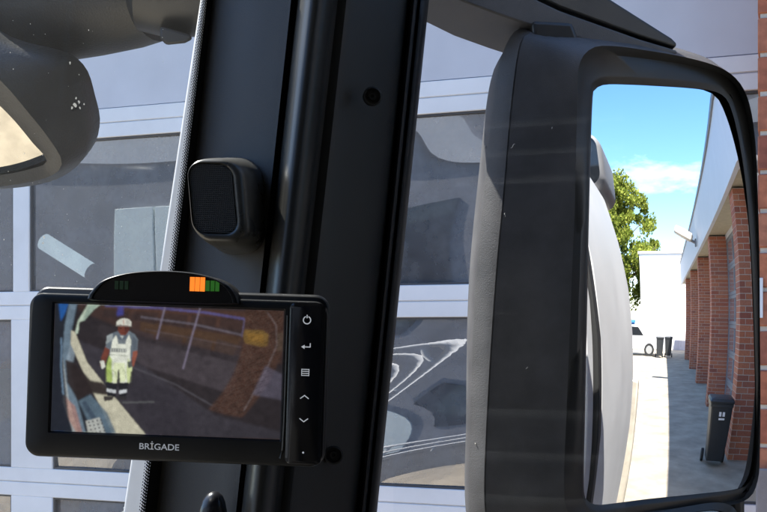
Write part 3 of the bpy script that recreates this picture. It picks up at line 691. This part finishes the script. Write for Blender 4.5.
# lettering below the screen
def text(s, size, name, ctr, parent, material, ax, ay, az, sx=1.0):
    cu = bpy.data.curves.new(name, 'FONT'); cu.body = s; cu.size = 1; cu.align_x = 'CENTER'; cu.align_y = 'CENTER'; cu.offset = .012
    o = bpy.data.objects.new(name, cu); C.objects.link(o); bpy.context.view_layer.update()
    me = bpy.data.meshes.new_from_object(o.evaluated_get(bpy.context.evaluated_depsgraph_get())); bpy.data.objects.remove(o)
    for v in me.vertices:
        p = ctr + ax * (v.co.x * size * sx) + ay * (v.co.y * size) - parent.location; v.co = p
    me.materials.append(MATS[material]); me.name = name
    o = bpy.data.objects.new(name, me); C.objects.link(o); o.parent = parent; return o
text('BR\u0130GADE', 8.6 * U, 'lettering', ml(-13.5, -69.5, 3.4), MO.e, 'logo', MX, MY, MZ, 1.12)
# arched proximity display on top
def arch(s, c, dy=0): return [ml(a, b, c) for a, b in arch_pts(s, dy)]
def arch_pts(s, dy):
    pts = [(-90 + dx, y) for dx, y in ((0, 76), (4, 84), (12, 93), (24, 99), (45, 104), (75, 106.5), (105, 105.5), (128, 101), (141, 95), (149, 87), (153, 78), (150, 75.5), (110, 74.5), (60, 74.5), (10, 74.5))]
    cx, cy = -13.5, 86
    q = resample([Vector((cx + (x - cx) * s, cy + (y - cy) * s + dy, 0)) for x, y in pts], 80); return [(p.x, p.y) for p in q]
MO.part(MB().rings([arch(.96, -30), arch(1.0, -24), arch(1.0, 5.5), arch(.993, 8), arch(.98, 9.8), arch(.955, 10.8), arch(.925, 10.8), arch(.91, 8.5)], True, True, False), 'display_hood', 'monitor_plastic', smooth=True, angle=40)
MO.part(MB().rings([arch(.915, 8.6)], True, True), 'display_window', 'monitor_gloss')
zc = 9.0
def bars(name, material, xs, y0, y1, wd):
    for x in xs:
        MO.part(MB().box(0, 1, 0, 1, 0, 1), name, material) if False else None
        yy = .0
        MO.part(MB().rings([[ml(x, y0, 9.0), ml(x + wd, y0, 9.0), ml(x + wd, y1, 9.0), ml(x, y1, 9.0)], [ml(x, y0, 9.5), ml(x + wd, y0, 9.5), ml(x + wd, y1, 9.5), ml(x, y1, 9.5)]], True, False, True), name, material)
bars('led_bar', 'led_orange', (13.5, 18.7, 23.9), 87, 101, 4.7)
bars('led_bar', 'led_green', (29.3, 34.2, 39.0), 87.5, 98, 4.0)
bars('led_bar', 'led_green_dim', (-62, -57, -52), 86.5, 95, 3.8)
# mounting bracket to the pillar
MO.part(MB().rings([[ml(a, b, -38) for a, b in rrect(20, 120, -50, 30, 8)], [ml(a, b, -150) for a, b in rrect(40, 100, -30, 20, 8)]], True, True, True), 'bracket', 'monitor_plastic', smooth=True)
# ---- the picture on the screen (a lit display): colours computed on a fine grid of points
NX_, NY_ = 420, 232
img = np.zeros((NY_, NX_, 3)); YY, XX = np.mgrid[0:NY_, 0:NX_]
ZX = 75 + (XX + .5) / NX_ * 567; ZY = 105 + (YY + .5) / NY_ * 315 + (ZX - 75) * .036
def s2l(c): c = np.asarray(c, float) / 255; return np.where(c < .04045, c / 12.92, ((c + .055) / 1.055) ** 2.4)
def inside(pts):
    r = np.zeros(ZX.shape, bool); n = len(pts)
    for i in range(n):
        x0, y0 = pts[i]; x1, y1 = pts[(i + 1) % n]
        if y0 == y1: continue
        r ^= ((y0 > ZY) != (y1 > ZY)) & (ZX < (x1 - x0) * (ZY - y0) / (y1 - y0) + x0)
    return r
def blur(a, k):
    for _ in range(k):
        a = (np.roll(a, 1, 0) + np.roll(a, -1, 0) + 2 * a) / 4; a = (np.roll(a, 1, 1) + np.roll(a, -1, 1) + 2 * a) / 4
    return a
def poly(pts, col, al=1, soft=2):
    a = blur(inside(pts).astype(float), soft)[..., None] * al; img[:] = img * (1 - a) + s2l(col) * a
def line(pts, w, col, al=1, soft=2):
    for (xa, ya), (xb, yb) in zip(pts, pts[1:]):
        d = math.hypot(xb - xa, yb - ya); nx, ny = -(yb - ya) / d * w / 2, (xb - xa) / d * w / 2
        poly([(xa + nx, ya + ny), (xb + nx, yb + ny), (xb - nx, yb - ny), (xa - nx, ya - ny)], col, al, soft)
img[:] = s2l((47, 42, 48))
poly([(70, 80), (660, 80), (660, 260), (300, 190), (150, 130)], (66, 50, 50), 1, 10)
poly([(190, 110), (560, 130), (545, 175), (330, 140), (190, 120)], (78, 56, 52), .9, 5)
poly([(290, 150), (540, 190), (520, 235), (290, 175)], (80, 60, 48), .8, 5)
poly([(250, 190), (545, 255), (520, 330), (300, 260), (240, 220)], (72, 66, 76), .8, 6)
poly([(120, 190), (300, 260), (480, 380), (640, 420), (650, 460), (300, 460), (180, 330)], (58, 55, 66), 1, 8)
poly([(230, 260), (400, 330), (420, 440), (330, 440)], (50, 47, 58), .7, 10)
for a_ in range(5):
    x0 = 200 + a_ * 72; poly([(x0, 120 + a_ * 5), (x0 + 62, 124 + a_ * 6), (x0 + 54, 150 + a_ * 9), (x0 - 6, 138 + a_ * 8)], (50, 42, 46), .55, 3)
    poly([(x0 - 8, 158 + a_ * 9), (x0 + 52, 172 + a_ * 10), (x0 + 44, 205 + a_ * 13), (x0 - 18, 186 + a_ * 11)], (60, 54, 62), .5, 3)
line([(200, 112), (330, 118), (450, 130), (545, 146)], 6, (92, 88, 150), .8)
line([(290, 140), (420, 158), (540, 185)], 5, (104, 98, 116), .7)
line([(300, 170), (540, 215)], 3, (96, 84, 92), .5)
line([(270, 262), (380, 305), (500, 372)], 4, (92, 90, 104), .5)
line([(350, 110), (331, 195)], 4, (128, 120, 150), .8)
line([(437, 112), (418, 185), (398, 268)], 4, (128, 120, 150), .8)
line([(545, 145), (540, 190)], 3, (105, 98, 140), .7)
CURV = [(546, 122), (600, 124), (642, 126), (645, 190), (634, 245), (612, 298), (580, 346), (548, 386), (508, 380), (464, 366), (492, 332), (520, 284), (540, 226), (549, 172)]
poly(CURV, (72, 52, 47), .85, 7)
sp = (rng.random(img.shape[:2]) - .5)[..., None] * .035 * blur(inside([(555, 120), (640, 124), (640, 200), (612, 280), (545, 385), (470, 368), (512, 290), (545, 205)]).astype(float), 3)[..., None]
img += sp
line([(600, 130), (622, 160), (626, 210), (598, 280), (550, 370)], 3, (120, 110, 120), .5)
poly([(600, 260), (650, 285), (650, 345), (570, 330)], (90, 86, 108), .7, 5)
poly([(625, 180), (650, 180), (650, 225), (628, 225)], (78, 66, 60), .7, 4)
poly([(545, 172), (590, 174), (605, 184), (603, 210), (590, 214), (548, 205), (542, 188)], (118, 92, 52), .85, 4)
poly([(552, 180), (592, 184), (594, 205), (556, 198)], (140, 104, 50), .5, 3)
# left: truck flank, gate post, sun strip
poly([(70, 95), (135, 95), (122, 180), (128, 250), (170, 340), (225, 440), (70, 440)], (38, 42, 54), 1, 4)
poly([(84, 100), (112, 100), (100, 135), (92, 150)], (40, 100, 190), .9, 4)
poly([(112, 100), (132, 100), (120, 170), (116, 240), (135, 330), (168, 440), (150, 440), (112, 330), (98, 240), (102, 160)], (118, 138, 165), .85, 3)
poly([(120, 190), (132, 220), (116, 300), (108, 250)], (150, 165, 190), .7, 3)
poly([(96, 230), (104, 260), (118, 340), (150, 440), (136, 440), (104, 350)], (190, 196, 210), .7, 2)
poly([(105, 330), (135, 360), (160, 440), (150, 440), (118, 390)], (186, 130, 118), .6, 3)
poly([(78, 200), (100, 240), (118, 380), (135, 440), (75, 440)], (34, 38, 52), .9, 4)
line([(95, 190), (96, 260), (104, 330)], 4, (120, 150, 190), .7)
poly([(128, 180), (134, 150), (160, 104), (196, 104), (172, 122), (150, 148), (138, 152), (136, 178), (126, 186)], (196, 212, 206), .95, 2)
poly([(160, 112), (185, 108), (150, 148), (146, 146)], (120, 150, 150), .5, 2)
poly([(118, 172), (128, 176), (160, 250), (222, 325), (322, 440), (236, 440), (196, 358), (160, 292), (118, 205)], (196, 192, 182), 1, 2)
poly([(106, 244), (126, 250), (172, 296), (200, 300), (226, 322), (210, 332), (172, 326), (142, 346), (112, 300)], (46, 38, 40), .98, 4)
poly([(142, 346), (172, 330), (215, 375), (245, 440), (210, 440), (170, 400)], (92, 112, 136), .9, 4)
poly([(150, 350), (160, 345), (196, 400), (186, 405)], (60, 74, 98), .8, 3)
poly([(162, 395), (196, 386), (214, 430), (172, 440)], (200, 202, 208), .8, 2)
for q in range(4):
    for k in range(4): x, y = 168 + q * 10 + k * 3, 396 + k * 9 - q * 2; poly([(x, y), (x + 4, y), (x + 4, y + 4), (x, y + 4)], (70, 70, 80), .9, 1)
poly([(232, 115), (246, 112), (246, 135), (230, 138)], (70, 80, 190), .5, 4)
line([(250, 350), (330, 348)], 4, (110, 112, 120), .5)
# person
SKIN = (112, 62, 54)
poly([(212, 190), (224, 186), (222, 214), (208, 244), (203, 262), (193, 260), (196, 236), (205, 212)], SKIN, 1, 1)
poly([(274, 192), (283, 208), (284, 232), (276, 262), (264, 262), (272, 232), (270, 210)], (142, 84, 74), 1, 1)
poly([(208, 186), (226, 177), (238, 174), (262, 174), (276, 182), (285, 196), (284, 222), (273, 224), (270, 250), (214, 250), (216, 220), (205, 214)], (104, 114, 132), 1, 1)
poly([(208, 186), (222, 180), (222, 196), (206, 206)], (168, 176, 188), .7, 1)
poly([(270, 186), (282, 196), (282, 220), (274, 222)], (84, 92, 110), .7, 1)
poly([(222, 196), (230, 184), (238, 196), (256, 196), (262, 184), (268, 198), (266, 236), (272, 262), (272, 300), (256, 306), (240, 300), (224, 308), (208, 300), (210, 262), (216, 236)], (222, 225, 226), 1, 1)
poly([(232, 184), (258, 184), (254, 206), (236, 206)], (96, 106, 126), .9, 1)
poly([(240, 186), (250, 186), (246, 194)], (190, 196, 206), .8, 1)
poly([(220, 216), (258, 217), (257, 227), (220, 226)], (112, 116, 124), .9, 1)
for q in range(6): poly([(223 + q * 6, 218), (226 + q * 6, 218), (226 + q * 6, 225), (223 + q * 6, 225)], (196, 200, 204), .7, 0)
poly([(215, 234), (222, 244), (222, 262), (226, 296), (220, 304), (209, 300), (207, 272), (211, 248)], (158, 182, 88), .9, 2)
poly([(226, 252), (254, 252), (258, 298), (228, 302)], (216, 226, 186), .7, 2)
poly([(262, 240), (272, 262), (272, 298), (262, 304), (258, 270)], (190, 204, 140), .8, 2)
poly([(238, 268), (241, 268), (245, 312), (235, 312)], (50, 47, 56), .95, 1)
poly([(204, 262), (209, 262), (212, 312), (203, 312)], (50, 47, 56), .7, 1)
poly([(270, 274), (276, 270), (276, 312), (266, 312)], (50, 47, 56), .9, 1)
line([(217, 232), (264, 236)], 2, (150, 156, 150), .7, 1)
line([(224, 270), (232, 276), (236, 290)], 2, (140, 156, 110), .7, 1)
line([(246, 262), (256, 276), (258, 292)], 2, (156, 166, 140), .7, 1)
line([(212, 268), (222, 280)], 2, (110, 140, 50), .6, 1)
poly([(192, 248), (202, 246), (206, 262), (198, 268)], (222, 224, 226), 1, 1)
poly([(260, 250), (272, 247), (273, 262), (263, 266)], (58, 62, 76), .9, 1)
poly([(208, 298), (236, 303), (234, 336), (213, 334)], (36, 36, 44), 1, 1)
poly([(241, 302), (266, 300), (260, 336), (243, 336)], (36, 36, 44), 1, 1)
poly([(211, 315), (234, 319), (234, 327), (212, 323)], (206, 210, 228), .9, 1)
poly([(242, 320), (262, 317), (261, 325), (242, 329)], (206, 210, 228), .9, 1)
poly([(204, 334), (230, 334), (226, 344), (206, 346)], (64, 60, 62), 1, 1)
poly([(238, 334), (262, 334), (260, 342), (238, 342)], (48, 46, 52), 1, 1)
poly([(234, 158), (262, 160), (261, 174), (254, 185), (242, 185), (235, 175)], SKIN, 1, 1)
poly([(250, 162), (262, 162), (260, 176), (252, 184)], (78, 42, 40), .8, 1)
line([(239, 168), (244, 168)], 2, (50, 28, 28), .8, 0); line([(251, 168), (256, 168)], 2, (50, 28, 28), .8, 0); line([(243, 178), (252, 178)], 1.6, (70, 30, 30), .7, 0); line([(247, 169), (246, 174)], 1.4, (84, 46, 42), .7, 0)
poly([(230, 160), (231, 151), (239, 145), (250, 143), (261, 146), (267, 153), (267, 162), (250, 160), (240, 159)], (216, 216, 218), 1, 1)
poly([(252, 145), (262, 148), (266, 160), (254, 159)], (170, 168, 172), .7, 1)
line([(229, 161), (268, 163)], 2.2, (150, 150, 154), .9, 1)
poly([(246, 146), (249, 146), (250, 158), (246, 158)], (176, 90, 74), .6, 1)
# masonry pattern on the pier, lens falloff, compression blotches and grain
pm = blur(inside(CURV).astype(float), 3)
cy_ = (ZY + (ZX - 560) * .35) / 6.5; cx_ = (ZX - (ZY - 120) * -.3) / 12 + (np.floor(cy_) % 2) * .5
jt = np.maximum(np.abs((cy_ % 1) - .5) > .36, np.abs((cx_ % 1) - .5) > .42).astype(float); rb = rng.random((200, 200))[(np.floor(cy_).astype(int) % 200), (np.floor(cx_).astype(int) % 200)]
img *= 1 + pm[..., None] * ((rb[..., None] - .5) * .4 + jt[..., None] * .22)
lowf = blur(rng.random((NY_, NX_)) - .5, 14) * 6; img *= 1 + .35 * lowf[..., None]
fall = 1 - .35 * np.clip(np.hypot((ZX - 360) / 330, (ZY - 270) / 210) - .55, 0, 1); img *= fall[..., None]
img = np.stack([blur(img[..., c], 1) for c in range(3)], -1) * np.array([1.0, 1.0, .86])
img *= 1 + .05 * np.sin(XX * 2.1)[..., None] + .22 * (rng.random((NY_, NX_, 1)) - .5)
edge_f = np.clip(XX / 60., .15, 1)[..., None]; img = np.clip(img, 0, 1)
vs = []; z_ = -.2
aa = SX0 + (XX + .5) / NX_ * (SX1 - SX0); bb = SY1 - (YY + .5) / NY_ * (SY1 - SY0)
base = np.array(MC) - np.array(MO.loc) + np.array(MZ) * (z_ * U)
V = base + aa[..., None] * U * np.array(MX) + bb[..., None] * U * np.array(MY)
idx = np.arange(NX_ * NY_).reshape(NY_, NX_)
F = np.stack([idx[:-1, :-1], idx[1:, :-1], idx[1:, 1:], idx[:-1, 1:]], -1).reshape(-1, 4)
me = bpy.data.meshes.new('screen'); me.from_pydata(V.reshape(-1, 3).tolist(), [], F.tolist()); me.update()
ca = me.color_attributes.new('picture', 'FLOAT_COLOR', 'POINT'); ca.data.foreach_set('color', np.concatenate([img, np.ones((NY_, NX_, 1))], -1).astype(np.float32).ravel())
ms = bpy.data.materials.new('screen_picture'); ms.use_nodes = True; t = ms.node_tree; b = t.nodes['Principled BSDF']
at = t.nodes.new('ShaderNodeVertexColor'); at.layer_name = 'picture'; b.inputs['Base Color'].default_value = (.01, .01, .012, 1); b.inputs['Roughness'].default_value = .22; b.inputs['Specular IOR Level'].default_value = .25
t.links.new(at.outputs[0], b.inputs['Emission Color']); b.inputs['Emission Strength'].default_value = .235
me.materials.append(ms); so_ = bpy.data.objects.new('screen', me); C.objects.link(so_); so_.parent = MO.e
tag(so_, 'lit screen showing a person in high-visibility trousers between truck and garage')

# ================================================================== things seen in the mirror, behind the truck
def wheelie(name, x, y, rz, label, s=1.0, mark=False):
    e = empty(name, (x, y, 0)); e.rotation_euler.z = rz; tag(e, label, 'bin', 'wheelie bins')
    def rr(hx, hy, z, dy=0): return [(a * s, (b + dy) * s, z * s) for a, b in rrect(-hx, hx, -hy, hy, .04, 4)]
    MB().rings([rr(.17, .20, .10), rr(.19, .225, .35, .01), rr(.225, .26, .90, .02), rr(.24, .275, .905, .02), rr(.24, .275, .95, .02)], True, True, True).build('body', 'bin_plastic', e, smooth=True, angle=30)
    lid = MB().rings([rr(.25, .29, .955, .02), rr(.255, .295, .985, .02), rr(.23, .27, 1.02, .02), rr(.12, .15, 1.035, .02)], True, True, True).build('lid', 'bin_plastic', e, smooth=True, angle=40)
    MB().tube([(-.2 * s, -.30 * s, .97 * s), (.2 * s, -.30 * s, .97 * s)], .016 * s, 10).build('handle', 'bin_plastic', e, smooth=True)
    for sx in (-1, 1):
        MB().tube([(sx * .20 * s, -.2 * s, .1 * s), (sx * .25 * s, -.2 * s, .1 * s)], .1 * s, 18).build('wheel', 'tyre', e, smooth=True)
    if mark:
        m = MB()
        for k, yy in enumerate((-.05, .02)):
            m.box(yy, yy + .045, .262, .2745, .74, .80)
        m.box(-.05, .065, .258, .2705, .69, .715)
        o = m.build('sticker', 'sticker_white', e)
    return e
wheelie('wheelie_bin', 2.31, -7.75, 0, 'dark grey wheelie bin with white marks against brick pier in mirror', .96, True)
wheelie('wheelie_bin', 1.55, -29.8, .1, 'dark wheelie bin standing nearest the far white wall', 1.05)
wheelie('wheelie_bin', .95, -29.4, -.1, 'dark grey wheelie bin beside the parked white van', 1.05)
# floodlight on the fascia
FL = Thing('floodlight', (2.4, -16.6, 4.35), 'pale floodlight on short arm fixed to white fascia', 'lamp')
FL.part(MB().tube([(2.5, -16.6, 4.2), (2.30, -16.6, 4.28), (2.18, -16.6, 4.36)], .045, 10), 'arm', 'coping', smooth=True)
FL.part(MB().rings([[Vector((2.25, -16.6, 4.38)) + Matrix.Rotation(R_(24), 3, 'Y') @ Vector((x, y, z)) for y, z in rrect(-.19 * s, .19 * s, -.12 * s, .12 * s, .05 * s)] for x, s in ((.12, .5), (.05, .95), (-.3, 1.05), (-.58, .9), (-.62, .7))], True, True, True), 'head', 'lamp_body', smooth=True, angle=40)
FL.part(MB().box(2.44, 2.50, -16.72, -16.48, 4.1, 4.32), 'wall_plate', 'coping', bevel=.01)
# far white hall
FH = Thing('white_hall', (1.2, -37, 0), 'plain bright white hall closing off the yard', 'building')
FH.part(MB().box(-.75, 9, -46, -37, .004, 6.1), 'wall', 'far_white')
FH.part(MB().box(-.85, 9.1, -46.1, -36.9, 6.102, 6.25), 'roof_edge', 'far_white')
for k in range(4): FH.part(MB().box(.6 + k * 1.05, .62 + k * 1.05, -37.012, -36.998, .2, 3.9), 'panel_joint', 'far_grey')
FH.part(MB().box(-.75, 9, -37.012, -36.998, 3.9, 3.93), 'band', 'far_grey')
FH.part(MB().box(-.2, 2.6, -37.03, -36.99, .05, 3.4), 'gate', 'fascia_white', bevel=.01)
# parked white van, side-on, its rear hidden by our truck
CV = Thing('white_van', (-1.3, -31, 0), 'white car parked side-on in front of white hall', 'car')
def side(pts, x0, y0, w): return [(x0 + a, y0, b) for a, b in pts]
body = [(0.0, .34), (0.03, .75), (.10, .98), (.95, 1.06), (1.45, 1.62), (3.2, 1.66), (3.95, 1.1), (4.25, 1.02), (4.35, .55), (4.3, .32)]
cb = [(1.0 - a, -30.2, z) for a, z in body]
CV.part(MB().prism(cb, (0, -1.7, 0)), 'body', 'car_white', bevel=.06, seg=3)
for pts in ([(1.18, 1.08), (1.56, 1.52), (2.2, 1.56), (2.2, 1.08)], [(2.3, 1.08), (2.3, 1.56), (3.1, 1.57), (3.6, 1.12)]):
    CV.part(MB().prism([(1.0 - a, -30.195, z) for a, z in pts], (0, -.02, 0)), 'side_window', 'dark_glass')
for a in (.78, 3.5):
    wq = CV.part(MB().tube([(1.0 - a, -30.18, .34), (1.0 - a, -30.42, .34)], .34, 24), 'wheel', 'tyre', smooth=True)
    CV.part(MB().tube([(1.0 - a, -30.165, .34), (1.0 - a, -30.2, .34)], .21, 20), 'rim', 'rim', wq, smooth=True)
CV.part(MB().box(.93, .99, -30.3, -30.2, .80, .92), 'headlight', 'lamp_tube', bevel=.01)
# blue skip behind it
bx = Thing('blue_container', (-.9, -33.5, 0), 'blue skip standing behind the parked white car', 'container')
bx.part(MB().prism([(-2.6, -33, .1), (-2.8, -33, 1.85), (-1.0, -33, 1.85), (-1.15, -33, .1)], (0, -1.4, 0)), 'body', 'blue_paint', bevel=.03)
bx.part(MB().box(-2.85, -.95, -32.97, -32.9, 1.72, 1.88), 'rim', 'blue_paint', bevel=.01)
# tree behind the hall's corner
def tree(x, y, h, cr, label, seed):
    r = random.Random(seed); Tt = Thing('deciduous_tree', (x, y, 0), label, 'tree', 'trees behind the yard')
    tm = MB(); tm.tube([(x, y, 0), (x + .1, y, h * .3), (x - .1, y + .1, h * .6), (x, y, h * .9)], [.28, .22, .13, .03], 10)
    tips = []
    for k in range(16):
        z = h * r.uniform(.25, .75); a = r.uniform(0, 6.28); l = cr * r.uniform(.6, 1.0)
        e = (x + math.cos(a) * l, y + math.sin(a) * l, z + l * .55); tm.tube([(x, y, z), ((x + e[0]) / 2, (y + e[1]) / 2, z + l * .2), e], [.09, .06, .02], 6); tips.append(e)
    Tt.part(tm, 'trunk', 'bark', smooth=True)
    lm = MB(); cl = []
    for k in range(150):
        u = r.random(); z = h * (.27 + .73 * u); rad = cr * (math.sin(math.pi * min(1, .12 + u * .86)) ** .7) * math.sqrt(r.random()) * 1.02; a = r.uniform(0, 6.28)
        cl.append((x + math.cos(a) * rad, y + math.sin(a) * rad, z, r.uniform(.45, 1.0)))
    vs = []; fs = []
    for (cx, cy, cz, s) in cl:
        for q in range(170):
            v = Vector((r.gauss(0, 1), r.gauss(0, 1), r.gauss(0, .8))); v = v.normalized() * s * r.random() ** .5
            p = Vector((cx, cy, cz)) + v; n = Vector((r.uniform(-1, 1), r.uniform(-1, 1), r.uniform(-.2, 1))).normalized(); a = n.orthogonal().normalized(); b = n.cross(a); l = r.uniform(.09, .19)
            o = len(vs); vs += [p + a * l, p + b * l * .6, p - a * l, p - b * l * .6]; fs.append((o, o + 1, o + 2, o + 3))
    lm.add(vs, fs); Tt.part(lm, 'crown', 'leaf', fix=False)
ml_ = bpy.data.materials.new('leaf'); ml_.use_nodes = True; t = ml_.node_tree; b = t.nodes['Principled BSDF']; b.inputs['Roughness'].default_value = .75; b.inputs['Specular IOR Level'].default_value = .15
ge = t.nodes.new('ShaderNodeNewGeometry'); rr_ = t.nodes.new('ShaderNodeValToRGB'); rr_.color_ramp.elements[0].color = (.10, .145, .016, 1); rr_.color_ramp.elements[1].color = (.32, .34, .06, 1)
t.links.new(ge.outputs['Random Per Island'], rr_.inputs[0]); t.links.new(rr_.outputs[0], b.inputs['Base Color'])
tl = t.nodes.new('ShaderNodeBsdfTranslucent'); t.links.new(rr_.outputs[0], tl.inputs[0]); mxs = t.nodes.new('ShaderNodeMixShader'); mxs.inputs[0].default_value = .4
t.links.new(b.outputs[0], mxs.inputs[1]); t.links.new(tl.outputs[0], mxs.inputs[2]); t.links.new(mxs.outputs[0], t.nodes['Material Output'].inputs[0]); MATS['leaf'] = ml_
tree(-3.0, -42, 12.6, 3.9, 'tall light green tree rising left of the white hall', 3)
tree(-8.5, -50, 11, 3.6, 'light green tree far behind the truck, left of the tall one', 5)

# ================================================================== small marks: flecks on the mirror shell, bird lime on the windscreen
bpy.context.view_layer.update(); dg = bpy.context.evaluated_depsgraph_get()
def hit(x, y, names):
    o = EYE.copy(); d = ray(x, y).normalized()
    for _ in range(8):
        ok, loc, nor, idx_, ob_, mt_ = sc.ray_cast(dg, o, d)
        if not ok: return None
        if ob_.name.split('.')[0] in names: return loc, (nor if nor.dot(d) < 0 else -nor)
        o = loc + d * 1e-4
def fleck(x, y, l, an, wd, names, thing, material, name):
    h = hit(x, y, names)
    if not h: return
    loc, nor = h; a = nor.cross(UP).normalized(); b = nor.cross(a); u = a * math.cos(an) + b * math.sin(an); v = nor.cross(u); s_ = 1.0 / FPX
    pts = []
    for k in range(7):
        f = k / 6 - .5; pts.append(loc + nor * .0006 + u * (f * l * s_) + v * (math.sin(f * 5) * .25 * l * s_))
    thing.part(MB().tube(pts, [wd * s_ * q for q in (.2, .6, .8, 1, .7, .5, .2)], 6), name, material, smooth=True)
rf_ = random.Random(4)
for (x, y, l, an, wd) in ((513, 146, 6, .3, .5), (486, 147, 4, 1.5, .6), (505, 215, 4, 1.2, .45), (552, 128, 2, .5, .6), (527, 368, 3, .2, .4), (476, 444, 2, 1.4, .7)):
    fleck(x, y, l, an, wd, ('rear_housing', 'front_shell'), SM, 'lime', 'fleck')
def splat(x, y, r):
    c = on_plane(x, y, WP + Vector((0, .0012, 0)), WN); ax = Vector((1, 0, 0)); ay = Vector((0, -.06, 1)).normalized(); rr_ = r * .9 / FPX
    return [c + (ax * math.cos(q * .785) + ay * math.sin(q * .785)) * rr_ * rf_.uniform(.5, 1.15) for q in range(8)]
m = MB()
for (x, y, r) in [(75, 105, 2.6), (79, 102, 1.6), (72, 108, 1.5), (80, 108, 1.3), (76, 98, 1.2), (84, 104, .9), (70, 63, 1.3), (44, 237, 1.4), (43, 243, 1.2)] + [(rf_.uniform(2, 185), rf_.uniform(5, 285), rf_.uniform(.25, .6)) for _ in range(70)]:
    m.add(splat(x, y, r), [tuple(range(8))])
tag(T.part(m, 'bird_lime', 'lime', fix=False), kind='stuff')
